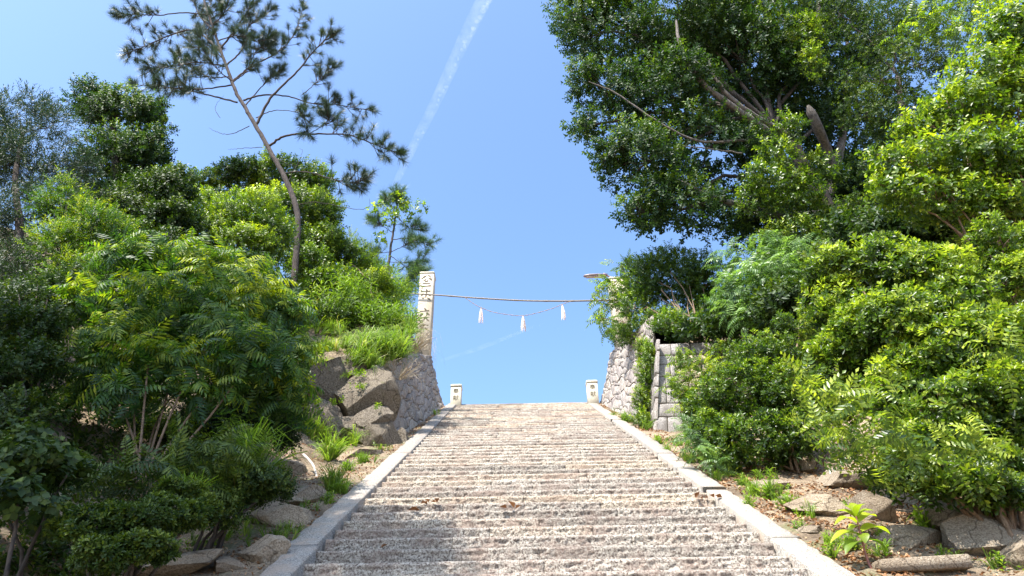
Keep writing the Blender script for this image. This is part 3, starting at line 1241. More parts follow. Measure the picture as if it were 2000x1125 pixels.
F = [(i * 16 + j, i * 16 + (j + 1) % 16, (i + 1) * 16 + (j + 1) % 16, (i + 1) * 16 + j) for i in range(5) for j in range(16)]
caps = [tuple(range(15, -1, -1)), tuple(80 + q for q in range(16))]
obj('lamp_head', np_mesh('lamp_head', V, [np.array(F), np.array(caps)], smooth=True), M['lamp_metal'], root)
V, F = bevel_box((0, 0, 0), (hl * .72, .13, .035), .012)
o = obj('lens', np_mesh('lens', V, F), M['lamp_glass'], root, (-.30 - hl * .52, 0, zz - .048))
V, F = bevel_box((0, 0, 0), (.16, .06, .03), .008)
o = obj('bracket', np_mesh('bracket', V, F), M['lamp_metal'], root, (-.36, 0, zz + .065))
o.rotation_euler = (0, R(14), 0)


# ================================================================== ROCKS
def ico(n):
    import bmesh
    bm = bmesh.new()
    bmesh.ops.create_icosphere(bm, subdivisions=n, radius=1.0)
    V = np.array([v.co[:] for v in bm.verts])
    F = np.array([[v.index for v in f.verts] for f in bm.faces])
    bm.free()
    return V, F


ICO = {k: ico(k) for k in (3, 4, 5)}


def rock(name, p, r, label, mat, seed, rot=(0, 0, 0), cuts=9, sub_=5, cat='rock', rough=.05, group=None, cutd=(.55, .88)):
    V, F = ICO[sub_]
    V = V.copy()
    rr = np.random.default_rng(seed)
    for _ in range(cuts):
        n = rr.normal(size=3)
        n /= np.linalg.norm(n)
        d = rr.uniform(*cutd)
        k = V @ n - d
        V -= np.where(k > 0, k, 0)[:, None] * n
    nv = np.array([mnoise.fractal(Vector(v * 2.2 + seed), 1.0, 2.1, 5) for v in V])
    nv2 = np.array([mnoise.noise(Vector(v * 9 + seed)) for v in V])
    V *= (1 + rough * nv * 1.6 + rough * .35 * nv2)[:, None]
    V *= np.asarray(r)
    E = np.array(Matrix.Rotation(R(rot[2]), 3, 'Z') @ Matrix.Rotation(R(rot[1]), 3, 'Y') @ Matrix.Rotation(R(rot[0]), 3, 'X'))
    V = V @ E.T
    o = obj(name, np_mesh(name, V, F, smooth=True), mat, None, tuple(p))
    try:
        o.data.set_sharp_from_angle(angle=R(32))
    except Exception:
        pass
    return tag(o, label, cat, group)


# (px, py, Y, rx, ry px, depth m, rotation about the view axis, label)
BL = [
    (672, 800, 12.75, 78, 62, .5, 12, 'large dark backing boulder that the other outcrop boulders lean on'),
    (628, 758, 12.25, 62, 44, .5, -12, 'large slanting boulder, second from left in the outcrop by the sumac'),
    (575, 770, 11.95, 42, 50, .5, 10, 'boulder at the left end of the outcrop, beside the sumac leaves'),
    (704, 790, 12.35, 52, 58, .5, 18, 'tallest boulder of the outcrop, right of the diagonal crack'),
    (738, 822, 12.15, 36, 27, .4, 6, 'small jutting boulder next to the quoin stones'),
    (676, 842, 12.15, 44, 26, .4, -5, 'low boulder under the tallest one in the outcrop'),
    (612, 826, 11.9, 54, 38, .45, 0, 'pale boulder behind the grass at the foot of the outcrop'),
    (742, 862, 12.2, 42, 32, .45, -10, 'shaded boulder at the bottom of the outcrop, near the left kerb'),
    (680, 722, 12.75, 62, 28, .6, 8, 'flat earthy boulder on top of the outcrop under the grass'),
    (716, 900, 11.2, 42, 18, .4, -22, 'mossy root-like boulder half buried beside the left kerb'),
    (783, 862, 12.45, 16, 22, .2, 0, 'small stone wedged between outcrop and retaining wall'),
]
for i, (px, py, Y, rx, ry, dd, ro, lab) in enumerate(BL):
    p = at(px, py, Y)
    rock('boulder', p, (size(rx, p) * 1.45, dd * 1.3, size(ry, p) * 1.5), lab, M['boulder'], 40 + i, (8, ro, 0), 18, 5, 'boulder', .03, 'boulders of the outcrop', (.5, .74))


def ground_rock(px, py, Yg, rx, ry, dd, ro, lab, seed, mat='ground_rock', cuts=9, sink=.0, rough=.04):
    p = at(px, py, Yg)
    p[2] -= size(ry, p) * .3
    ry, rx = ry * 1.2, rx * 1.1
    return rock('rock', p, (size(rx, p) * 1.15, dd, size(ry, p) * 1.15), lab, M[mat], seed, (20, ro, 0), 15, 5, 'rock', .045, None, (.48, .78))


def y_of(px, py):
    """forward distance where the pixel's ray meets the ground beside the stairs"""
    d = ray(px, py)
    for Y in np.arange(3.0, 18, .04):
        p = d * (Y / d[1])
        if p[2] < gz(p[0], p[1]):
            return Y
    return 12.0


GR = [
    (590, 968, 52, 22, .30, -4, 'pale flat rock in dappled light beside the left kerb'),
    (560, 1000, 62, 34, .35, 14, 'brown rounded rock below the pale flat rock on the left bank'),
    (520, 1075, 48, 26, .25, -8, 'grey rock near the lowest left kerb stone'),
    (570, 912, 44, 22, .25, 6, 'whitish speckled rock beside the bent dead stick'),
    (330, 1105, 120, 22, .35, -14, 'long low rock slab at the bottom edge left of the stairs'),
    (450, 1100, 34, 16, .2, 5, 'small dark stone in the dirt left of the kerb'),
    (1925, 1045, 84, 50, .42, 8, 'big pale granite boulder in the lower right corner'),
    (1990, 1085, 44, 46, .35, -12, 'speckled boulder cut off by the right edge'),
    (1560, 905, 44, 22, .35, -6, 'tan layered rock under the bush right of the stairs'),
    (1645, 930, 62, 30, .40, 4, 'broad pale rock under the drooping pinnate leaves'),
    (1700, 985, 44, 44, .4, -30, 'shaded sloping rock behind the young sprout'),
    (1830, 1010, 50, 28, .35, 10, 'shaded rock left of the big pale boulder'),
    (1590, 985, 60, 18, .3, 0, 'low flat brown rock in the dirt right of the kerb'),
    (1770, 1045, 66, 24, .3, 10, 'flat whitish rock behind the young sprout'),
    (1500, 945, 50, 12, .25, -4, 'thin rock ledge crossing the dirt path'),
    (1580, 1032, 30, 8, .12, 0, 'flat blue-grey stone lying in the leaf litter'),
    (1535, 972, 22, 7, .10, 0, 'small dark slate chip near the green weeds'),
]
for i, (px, py, rx, ry, dd, ro, lab) in enumerate(GR):
    Y = y_of(px, min(py + ry * .5, 1120))
    ground_rock(px, py, Y, rx, ry, dd, ro, lab, 90 + i, cuts=8)

# small stone slab step in the lower right corner
Y = y_of(1790, 1108)
p = at(1790, 1108, Y)
V, F = bevel_box((0, 0, 0), (size(170, p), .34, size(24, p)), .008)
n_ = np.array([mnoise.noise(Vector(v * 11)) for v in V])
o = obj('slab_stone', np_mesh('slab_stone', V + n_[:, None] * .012, F), M['ground_rock'], None, tuple(p))
o.rotation_euler = (0, R(-1.5), R(-3))
tag(o, 'narrow worn slab set in the dirt below the young sprout', 'stone slab')

# grey box-like stone among the leaves by the right pillar
p = at(1284, 626, 17.5)
V, F = bevel_box((0, 0, 0), (.62, .5, .42), .02)
tag(obj('stone_block', np_mesh('stone_block', V, F), M['kerb'], None, tuple(p)), 'grey squared stone block half buried in the bush by the right pillar', 'stone block')

# white bent dead stick
Yk = y_of(615, 925) - .05
st_ = smooth_path([at(592, 888, Yk + .15), at(603, 898, Yk + .1), at(612, 910, Yk), at(617, 925, Yk - .05), at(620, 938, Yk - .1)], 14)
V, F = tube(st_, np.linspace(.022, .014, 14), 6)
M['dead'] = plain_mat('bleached_wood', (0.50, 0.46, 0.42), 0.7)
tag(obj('dead_stick', np_mesh('dead_stick', V, F, smooth=True), M['dead']), 'bleached bent dead stick lying against the left bank', 'stick')

# ================================================================== PLANTS
T_SMALL = [t_sprig(.075, .036, 10, .16, s) for s in range(4)]
T_TINY = [t_sprig(.05, .024, 12, .13, s + 10) for s in range(4)]
T_ROS = [t_rosette(.10, .038, 9, (10, 75), True, s) for s in range(5)]
T_ROS_S = [t_rosette(.075, .03, 8, (15, 75), False, s + 20) for s in range(4)]
T_OVAL = [t_sprig(.085, .045, 8, .2, s + 30, True, 60) for s in range(4)]
T_FROND = [t_frond(.46, 8, .13, .034, .6, .75, s) for s in range(5)]
T_FROND_S = [t_frond(.34, 9, .075, .024, .55, .45, s + 5) for s in range(4)]
T_WIST = [t_frond(.30, 6, .075, .032, .5, .35, s + 9, True) for s in range(4)]
T_FERN = [t_frond(.40, 12, .07, .02, .7, .5, s + 19) for s in range(3)]
T_WISP = [t_sprig(.06, .012, 16, .22, s + 50, False, 35) for s in range(4)]
T_NEED = [t_needles(.23, 90, .0072, (12, 80), .16, s) for s in range(4)]
T_NEED_W = [t_needles(.24, 60, .0070, (10, 95), .16, s + 4) for s in range(4)]
T_BLADE = [t_blades(.5, 26, .011, .6, s) for s in range(4)]
T_BLADE_S = [t_blades(.2, 16, .007, .6, s + 8) for s in range(4)]
T_BAMBOO = [t_sprig(.16, .022, 9, .28, s + 70, False, 50) for s in range(3)]


def plant(name, label, cat, lst, n, temps, mat, trunk=None, tr=(.12, .05), barkm='bark', stems=0, group=None, sub=10, leafname='foliage', bone=True, bone_r=.018, shadow=None, base=None, **kw):
    cl = clumps_from_px(lst) if not isinstance(lst[0][0], np.ndarray) else lst
    subs = []
    print('>', name, label[:40])
    V, F, T = crown(cl, n, temps, sub=sub, subs_out=subs, **kw)
    c0 = cl[0][0]
    tp = None
    if trunk:
        tp = [at(*q) if len(q) == 3 else np.array(q[:3]) for q in trunk]
        tp = smooth_path(tp, 6 * len(tp))
        b0 = tp[0]
    else:
        m = min(cl, key=lambda q: q[0][2] - q[1][2])[0]
        b0 = np.array([m[0], m[1] + .1, float(gz(m[0], m[1] + .1))])
        if base is not None:
            b0 = np.array(base)
    root = empty(name, tuple(b0), label, cat, group)
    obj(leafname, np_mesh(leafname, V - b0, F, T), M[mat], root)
    if tp is not None:
        rad = np.linspace(tr[0], tr[1], len(tp)) * (1 + .06 * np.sin(np.arange(len(tp)) * 1.7))
        rad[0] *= 1.25
        tv, tf = tube(tp, rad, 12)
        obj('trunk', np_mesh('trunk', tv - b0, tf, smooth=True), M[barkm], root)
    if bone:
        mb = MB()
        for c, scs, srs in subs:
            if tp is not None:
                q = tp[np.argmin(np.linalg.norm(tp - c, axis=1))]
                rr0 = tr[1] * .42
            else:
                q = b0 + np.array([RNG.normal(0, .06), RNG.normal(0, .06), 0])
                rr0 = bone_r
            if np.linalg.norm(q - c) > .05:
                limb(mb, q, c, rr0, rr0 * .6, 6)
            for s_ in scs[:8]:
                limb(mb, c, s_, rr0 * .5, rr0 * .15, 4, 5)
        o = obj('branches', mb.mesh('branches', True), M[barkm], root)
        o.data.transform(Matrix.Translation(-Vector(b0)))
        o['kind'] = 'stuff'
    if stems:
        for i in range(stems):
            c, r = cl[i % len(cl)]
            g0 = b0 + np.array([RNG.normal(0, .12), RNG.normal(0, .1), -.05])
            p = c + unit(1)[0] * r * .5
            p[2] = c[2] + r[2] * RNG.uniform(-.3, .5)
            pts = np.array([g0, g0 * .6 + p * .4 + [0, 0, .15], p])
            tv, tf = tube(smooth_path(pts, 9) + RNG.normal(0, .006, (9, 3)), np.linspace(bone_r, bone_r * .4, 9), 5)
            obj('stem', np_mesh('stem', tv - b0, tf, smooth=True), M[barkm], root)
    return root


# ---------------------------------------------------------------- right: the big evergreen tree
TR = [(1668, 545, 16.2), (1650, 470, 15.9), (1610, 400, 15.6), (1570, 330, 15.3), (1545, 280, 15.0), (1510, 245, 14.8)]
big = plant('evergreen_tree', 'huge dark evergreen tree overhanging from the right with bare grey limbs inside its crown', 'tree', [
    (1190, 60, 14.2, 105, 85), (1330, 30, 14.4, 130, 100), (1180, 180, 14.2, 70, 62), (1290, 190, 14.2, 110, 90),
    (1150, 245, 14.2, 42, 30), (1260, 320, 14.0, 90, 75), (1200, 300, 14.0, 45, 36), (1380, 290, 14.6, 110, 90), (1330, 410, 14.3, 105, 60),
    (1255, 415, 14.0, 50, 34), (1450, 120, 14.8, 120, 110), (1500, 20, 14.8, 130, 90), (1440, 420, 15.2, 90, 62), (1530, 400, 15.3, 70, 70),
    (1550, 150, 15.6, 100, 90), (1480, 230, 15.8, 90, 70), (1640, 90, 16, 110, 110), (1660, 250, 16.4, 120, 110), (1340, 130, 15.6, 110, 90),
    (1150, 10, 14.3, 70, 60), (1600, 390, 16.8, 110, 90), (1720, 390, 16.5, 120, 100)],
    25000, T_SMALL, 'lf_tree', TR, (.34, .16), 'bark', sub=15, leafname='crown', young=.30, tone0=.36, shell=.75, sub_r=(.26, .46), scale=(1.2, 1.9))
b0 = np.array(big.location)
for i, (pp_, r0, r1) in enumerate([
    ([(1600, 390, 15.6), (1540, 330, 15.2), (1500, 262, 14.6), (1440, 215, 14.0), (1370, 160, 13.6), (1330, 95, 13.4), (1320, 40, 13.3)], .17, .04),
    ([(1535, 262, 15.0), (1470, 225, 14.2), (1420, 185, 13.9), (1385, 140, 13.7), (1340, 110, 13.7)], .11, .035),
    ([(1500, 255, 14.9), (1430, 210, 14.4), (1405, 170, 14.1), (1380, 110, 14.0)], .08, .03),
    ([(1605, 420, 15.6), (1520, 420, 15.0), (1440, 400, 14.4), (1370, 375, 14.1), (1300, 340, 14)], .16, .04),
    ([(1500, 270, 14.6), (1440, 275, 14.0), (1360, 275, 13.7), (1280, 235, 13.5), (1200, 180, 13.5), (1150, 160, 13.5)], .05, .015),
    ([(1610, 400, 15.7), (1640, 300, 15.8), (1650, 200, 16), (1655, 60, 16)], .18, .06),
    ([(1600, 120, 14.6), (1596, 60, 14.5), (1600, 0, 14.4), (1604, -60, 14.4)], .09, .06),
    ([(1450, 300, 13.9), (1380, 290, 13.6), (1330, 285, 13.5)], .025, .012)]):
    tp = smooth_path([at(*q) for q in pp_], 26)
    tv, tf = tube(tp + RNG.normal(0, .008, tp.shape), np.linspace(r0, r1, 26), 8)
    obj('limb', np_mesh('limb', tv - b0, tf, smooth=True), M['pale_bark'], big)
# broken stub
tp = smooth_path([at(1628, 345, 15.6), at(1618, 300, 15.3), at(1598, 250, 14.6), at(1578, 205, 14.2)], 12)
tv, tf = tube(tp + RNG.normal(0, .008, tp.shape), np.array([.16, .15, .15, .14, .14, .13, .14, .15, .15, .14, .13, .04]), 10)
obj('broken_stub', np_mesh('broken_stub', tv - b0, tf), M['pale_bark'], big)

plant('climbing_vine', 'bright leafy climber growing up the trunk and limbs of the huge evergreen', 'vine', [
    (1500, 350, 13.3, 36, 46, .3), (1520, 300, 13.4, 40, 34, .3), (1545, 250, 13.3, 26, 30, .3), (1480, 400, 13.6, 40, 34, .3), (1590, 120, 13.6, 16, 50, .3), (1575, 60, 13.6, 26, 50, .3), (1560, 380, 13.6, 44, 50, .4), (1610, 330, 13.7, 34, 36, .3), (1640, 440, 14.0, 50, 50, .4), (1560, 460, 13.8, 50, 34, .4)],
    1500, T_SMALL, 'lf_tobira', tone0=.38, young=.2, bone=False, scale=(1.1, 1.6), sub=12, base=tuple(at(1560, 460, 14)), ground=False, loose=.4)
plant('evergreen_tree', 'second dark round-leaved evergreen standing behind the bright bush at the upper right', 'tree', [
    (1745, 60, 12.5, 85, 80), (1720, 160, 12.6, 75, 75), (1790, 130, 12.8, 80, 90), (1760, 250, 12.8, 70, 70), (1690, 230, 12.9, 60, 70), (1850, 40, 13, 90, 90), (1730, 340, 13, 70, 60), (1640, 30, 13.2, 60, 60),
    (1700, 420, 13.4, 60, 60), (1800, 350, 13.2, 90, 100), (1900, 300, 13.2, 100, 130)],
    5200, T_ROS_S, 'lf_dark', [(1785, 520, 13.2), (1770, 400, 13.1), (1765, 280, 12.9), (1755, 150, 12.8)], (.16, .07), 'bark', sub=10, leafname='crown', tone0=.42, young=.15, scale=(1.0, 1.5))

plant('dark_bush', 'dark leafy mass on the slope between the big tree and the rounded shrub', 'bush', [
    (1560, 620, 11.8, 70, 60), (1620, 560, 11.6, 60, 60), (1680, 470, 11.4, 60, 50), (1850, 440, 10.4, 110, 60), (1760, 470, 10.8, 80, 50), (1950, 420, 10, 80, 80), (1440, 640, 12.9, 70, 24), (1380, 650, 13.6, 50, 20)],
    2600, T_SMALL, 'lf_dark', stems=3, barkm='bark', tone0=.4, young=.2, scale=(1.4, 2.2))

# bright leafy mass on the right edge
plant('climbing_bush', 'tall sunlit yellow-green climbing bush filling the upper right edge', 'bush', [
    (1975, 60, 8.0, 55, 70), (1920, 140, 8.0, 60, 50), (1880, 210, 8.1, 70, 55), (1960, 200, 8.2, 70, 70), (1810, 250, 8.2, 55, 34), (1790, 320, 8.2, 70, 45),
    (1890, 310, 8.2, 90, 65), (1980, 320, 8.3, 70, 80), (1745, 370, 8.3, 50, 36), (1830, 390, 8.3, 80, 50), (1930, 420, 8.4, 90, 60), (2040, 130, 8.2, 70, 120), (2040, 330, 8.3, 60, 100), (1720, 300, 8.3, 20, 14)],
    4600, T_OVAL[:2] + T_ROS[:2], 'lf_bright', stems=6, barkm='stem', sub=16, tone0=.45, young=.38, scale=(.8, 1.25), bone_r=.02, sub_r=(.2, .42), loose=.4)
plant('vine', 'drooping vine with pointed compound leaves hanging in the top right corner', 'vine', [
    (1850, 30, 9.5, 60, 36), (1900, 60, 9.2, 40, 30), (1800, 60, 9.8, 50, 30), (1930, 10, 9.0, 50, 30)], 240, T_WIST, 'lf_bright', tone0=.35, young=.3, bone=False, scale=(.9, 1.3), base=tuple(at(1900, 40, 9.3)))

plant('evergreen_bush', 'glossy small-leaved bush on the right edge above the big rounded shrub', 'bush', [
    (1960, 480, 6.6, 60, 60), (1985, 560, 6.6, 60, 60), (2040, 520, 6.6, 60, 90), (1930, 520, 6.8, 30, 36)],
    1500, T_ROS_S, 'lf_tobira', stems=4, barkm='stem', sub=10, tone0=.40, young=.25, scale=(.7, 1.05))

# the big tobira shrub
plant('rounded_shrub', 'big rounded sunlit shrub with glossy rosette leaves filling the right side', 'shrub', [
    (1690, 530, 7.0, 90, 58), (1790, 540, 6.8, 100, 62), (1870, 600, 6.6, 90, 64), (1640, 600, 7.1, 70, 56), (1750, 640, 6.6, 110, 74),
    (1850, 700, 6.4, 100, 72), (1940, 680, 6.3, 80, 90), (1660, 700, 6.9, 80, 60), (1760, 760, 6.5, 90, 62), (1640, 780, 7.0, 60, 46),
    (1880, 810, 6.2, 100, 72), (1970, 800, 6.1, 70, 90), (1730, 480, 7.0, 45, 22), (1800, 870, 6.3, 80, 50), (1930, 900, 6.1, 80, 60), (1850, 950, 5.9, 70, 30), (1950, 960, 5.9, 70, 30), (1760, 930, 6.1, 60, 34), (2030, 760, 6.3, 70, 160), (1610, 560, 7.2, 34, 26)],
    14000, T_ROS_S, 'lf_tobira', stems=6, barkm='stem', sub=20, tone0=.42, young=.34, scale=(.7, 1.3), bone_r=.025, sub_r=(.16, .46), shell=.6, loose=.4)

plant('glossy_bush', 'sunlit bush of small glossy leaves in front of the terrace wall', 'bush', [
    (1500, 700, 9.6, 75, 50), (1440, 770, 9.4, 85, 60), (1530, 770, 9.2, 70, 70), (1400, 850, 9.3, 60, 46), (1470, 860, 8.9, 80, 52), (1545, 860, 8.9, 55, 55), (1420, 895, 9.0, 40, 24), (1560, 640, 10.0, 50, 34), (1370, 800, 9.9, 40, 34)],
    4200, T_ROS_S, 'lf_tobira', stems=7, barkm='stem', sub=18, tone0=.27, young=.22, scale=(.7, 1.2), sub_r=(.18, .45), loose=.4)

plant('leafy_bush', 'dense yellow-green bush spilling over the right pillar and wall', 'bush', [
    (1275, 545, 15.6, 55, 44), (1330, 560, 15.6, 65, 55), (1240, 600, 15.8, 36, 34), (1265, 640, 15.7, 48, 28), (1225, 655, 16.2, 26, 22), (1380, 560, 15.4, 60, 60), (1310, 505, 15.8, 45, 26), (1400, 620, 15.0, 50, 36), (1330, 625, 15.2, 60, 24), (1318, 634, 13.75, 50, 32, .3), (1365, 646, 13.7, 44, 18, .25), (1420, 640, 13.7, 40, 20, .25), (1245, 560, 16.6, 28, 30), (1240, 525, 16.4, 22, 22)],
    4600, T_TINY, 'lf_bright', stems=4, barkm='stem', sub=10, tone0=.25, young=.2, scale=(1.1, 1.6))
plant('compound_leaf_sprays', 'loose sprays of compound leaves reaching over the right end of the bamboo pole', 'vine', [
    (1195, 590, 18.3, 26, 24), (1185, 560, 18.4, 18, 14), (1180, 622, 18.2, 16, 20), (1190, 650, 18.2, 10, 22), (1225, 570, 18.0, 26, 28), (1215, 520, 18, 18, 12), (1168, 580, 18.3, 12, 10)], 200, T_WIST, 'lf_bright', tone0=.4, young=.2, bone=True, bone_r=.012, barkm='stem', scale=(1.0, 1.6), base=tuple(at(1245, 640, 17.6)), sub=6, ground=False)
plant('feathery_tree', 'light green feathery sapling with pinnate leaves above the terrace wall', 'tree', [
    (1470, 510, 12.8, 75, 36), (1540, 510, 12.6, 70, 34), (1500, 570, 12.4, 85, 50), (1440, 580, 12.6, 50, 50), (1560, 580, 12.4, 60, 46), (1470, 630, 12.3, 60, 30), (1610, 510, 12.8, 34, 24)],
    900, T_FROND_S, 'lf_feather', stems=5, barkm='stem', sub=9, leafname='crown', tone0=.5, young=.3, scale=(1.0, 1.6), up=.7)
plant('evergreen_bush', 'dull green bush at the foot of the big tree trunk', 'bush', [
    (1600, 480, 14.6, 60, 30), (1645, 500, 14.4, 50, 34), (1560, 540, 14.4, 60, 30), (1500, 480, 14.8, 40, 18)], 1200, T_SMALL, 'lf_tobira', stems=3, barkm='stem', tone0=.3, young=.15, scale=(1, 1.4))
plant('ivy', 'narrow curtain of ivy hanging down the corner of the right retaining wall', 'ivy', [
    (1262, 690, 14.15, 13, 34, .08), (1262, 740, 14.0, 12, 36, .08), (1256, 790, 13.9, 12, 32, .08), (1252, 822, 13.7, 13, 16, .1), (1272, 700, 13.6, 8, 36, .08)], 900, T_TINY, 'lf_bright', tone0=.35, young=.2, bone=False, scale=(.8, 1.2), base=tuple(at(1255, 835, 13.6)), sub=8, ground=False)
plant('pinnate_vine', 'pinnate-leaved vine climbing over the face of the terrace wall', 'vine', [
    (1340, 710, 12.9, 40, 20, .2), (1330, 760, 12.7, 34, 30, .25), (1380, 735, 12.7, 44, 26, .3), (1350, 800, 12.6, 34, 30, .3), (1430, 690, 12.9, 50, 22, .3), (1500, 665, 12.9, 60, 14, .3)], 420, T_WIST, 'lf_bright', tone0=.45, young=.25, bone=False, stems=4, barkm='stem', bone_r=.012, scale=(.7, 1.1))
plant('wisteria', 'arching wisteria sprays with long pinnate leaves in front of the rounded shrub', 'vine', [
    (1620, 800, 5.9, 60, 40, .3), (1700, 790, 5.7, 70, 40, .3), (1740, 860, 5.6, 80, 40, .35), (1650, 850, 5.8, 60, 40, .3), (1800, 900, 5.6, 100, 44, .3), (1710, 890, 5.7, 70, 40, .3), (1900, 890, 5.6, 70, 44, .3), (1960, 700, 5.6, 50, 40, .25), (1600, 750, 6.0, 40, 30, .2)],
    300, T_WIST, 'lf_tobira', stems=0, barkm='stem', bone=False, bone_r=.007, tone0=.55, young=.25, scale=(.65, 1.0), up=.1, jit=.6)
plant('fern', 'pale green fern-like fronds at the foot of the glossy bush beside the right kerb', 'fern', [
    (1370, 880, 9.1, 26, 30, .25), (1395, 905, 8.8, 22, 20, .2), (1350, 850, 9.7, 20, 22, .2), (1365, 835, 9.7, 34, 12, .2)], 130, T_FERN, 'lf_feather', tone0=.4, young=.2, bone=False, scale=(.6, .9))

# ---------------------------------------------------------------- left side
plant('juniper_tree', 'dark wispy tree against the bright sky at the far left edge', 'tree', [
    (30, 230, 9.5, 60, 50), (90, 250, 9.4, 60, 50), (60, 320, 9.4, 90, 60), (130, 330, 9.6, 40, 50), (10, 330, 9.4, 70, 80), (100, 400, 9.2, 70, 50), (20, 430, 9.2, 60, 60), (-60, 300, 9.4, 60, 120), (60, 500, 9.0, 60, 34), (-40, 480, 9.2, 60, 90), (50, 560, 8.8, 80, 36), (30, 600, 8.4, 90, 40), (110, 580, 8.4, 50, 30), (-10, 560, 8.3, 50, 60), (20, 520, 8.6, 60, 40)],
    4200, T_WISP, 'lf_juniper', [(28, 590, 8.9), (30, 520, 9.0), (38, 440, 9.1), (30, 350, 9.2), (45, 260, 9.3)], (.10, .03), 'bark', sub=10, leafname='crown', tone0=.4, young=.15, scale=(.9, 1.4), sub_r=(.2, .4))
plant('evergreen_tree', 'rounded dark green tree standing against the sky left of the pine', 'tree', [
    (180, 200, 12, 50, 36), (240, 230, 12, 75, 55), (290, 215, 12, 30, 24), (230, 310, 12, 80, 60), (295, 300, 12, 34, 50), (190, 370, 12, 60, 50), (260, 390, 12, 60, 50), (320, 250, 12, 12, 18)],
    4600, T_SMALL, 'lf_tree', [(225, 500, 12.2), (228, 400, 12.1), (225, 300, 12), (220, 230, 12)], (.16, .06), 'bark', sub=12, leafname='crown', tone0=.36, young=.3, scale=(.8, 1.3))
plant('evergreen_bush', 'dark bush in front of the rounded tree on the left skyline', 'bush', [
    (300, 390, 11, 70, 46), (340, 360, 11, 40, 28), (230, 430, 10.8, 80, 46), (330, 440, 10.8, 60, 40), (200, 480, 10.6, 60, 40), (300, 480, 10.4, 80, 30)], 4000, T_SMALL, 'lf_dark', stems=4, barkm='bark', tone0=.4, young=.3)
plant('wispy_bush', 'wispy olive-green bush with pale tips between the dark left trees', 'bush', [
    (130, 400, 8.4, 60, 40), (180, 450, 8.4, 60, 44), (110, 480, 8.2, 50, 50), (200, 520, 8.2, 50, 30), (150, 540, 8.2, 60, 40), (240, 460, 8.5, 30, 20)], 2400, T_WISP + T_TINY, 'lf_sumac', stems=6, barkm='bark', tone0=.45, young=.25, scale=(.7, 1.1))
plant('rounded_bush', 'rounded bush with pale fresh leaves in front of the skyline bushes on the left', 'bush', [
    (420, 410, 12, 60, 40), (480, 430, 11.8, 75, 50), (400, 460, 11.6, 60, 40), (530, 460, 11.8, 40, 36), (470, 490, 11.6, 80, 36)], 4200, T_TINY, 'lf_bright', stems=4, barkm='bark', tone0=.33, young=.35, scale=(.9, 1.4))
plant('leafy_bush', 'green bush behind the pine trunk on the left skyline', 'bush', [
    (470, 350, 15, 60, 36), (540, 350, 15, 70, 44), (600, 370, 15, 50, 50), (630, 430, 15, 34, 60), (560, 430, 14.6, 80, 60), (610, 500, 14.4, 60, 50), (400, 370, 14.8, 40, 34)], 5200, T_SMALL, 'lf_tobira', stems=4, barkm='bark', tone0=.32, young=.25, scale=(.9, 1.4))
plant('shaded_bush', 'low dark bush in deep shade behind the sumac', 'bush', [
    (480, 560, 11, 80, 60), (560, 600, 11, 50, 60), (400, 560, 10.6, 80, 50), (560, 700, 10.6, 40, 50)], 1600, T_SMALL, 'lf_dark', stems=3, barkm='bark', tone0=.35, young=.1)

# sumac with drooping pinnate leaves
plant('sumac', 'broad sumac with drooping pinnate leaves, yellow-green on top, left of the stairs', 'shrub', [
    (270, 520, 7.6, 80, 46), (360, 520, 7.6, 90, 46), (450, 560, 7.6, 80, 50), (220, 590, 7.4, 90, 50), (330, 600, 7.2, 100, 56), (500, 620, 7.5, 80, 56), (430, 660, 7.2, 90, 56),
    (540, 690, 7.5, 60, 60), (230, 680, 7.1, 90, 46), (340, 720, 6.9, 90, 40), (500, 750, 7.3, 70, 46), (180, 740, 7.0, 60, 36), (560, 780, 7.5, 34, 50), (400, 770, 6.9, 60, 24), (250, 770, 6.7, 70, 22), (500, 690, 6.9, 60, 40), (560, 620, 7.8, 40, 36)],
    2700, T_FROND, 'lf_sumac', stems=0, barkm='stem', sub=9, tone0=.36, young=.5, scale=(.55, .9), up=.35, bone=False, jit=.45, sub_r=(.3, .5))  # high young value puts the sunlit top into the frond colour
sumac = [o for o in bpy.data.objects if o.get('label', '').startswith('broad sumac')][0]
b0 = np.array(sumac.location)
rs = random.Random(12)
for i, (bx, by, tx, ty) in enumerate([(262, 905, 250, 700), (270, 910, 300, 640), (285, 915, 345, 700), (290, 920, 400, 690), (300, 925, 440, 740), (310, 930, 480, 720), (275, 910, 210, 720), (280, 920, 330, 780)]):
    Yb = 6.6 + rs.uniform(-.15, .15)
    a_, c_ = at(bx, by, Yb), at(tx, ty, Yb + rs.uniform(.3, .8))
    mid = (a_ + c_) / 2 + np.array([rs.uniform(-.06, .06), 0, rs.uniform(.02, .10)])
    tv, tf = tube(smooth_path([a_ - [0, 0, .25], a_, mid, c_], 16), np.linspace(.017, .008, 16), 6)
    obj('stem', np_mesh('stem', tv - b0, tf, smooth=True), M['stem'], sumac)

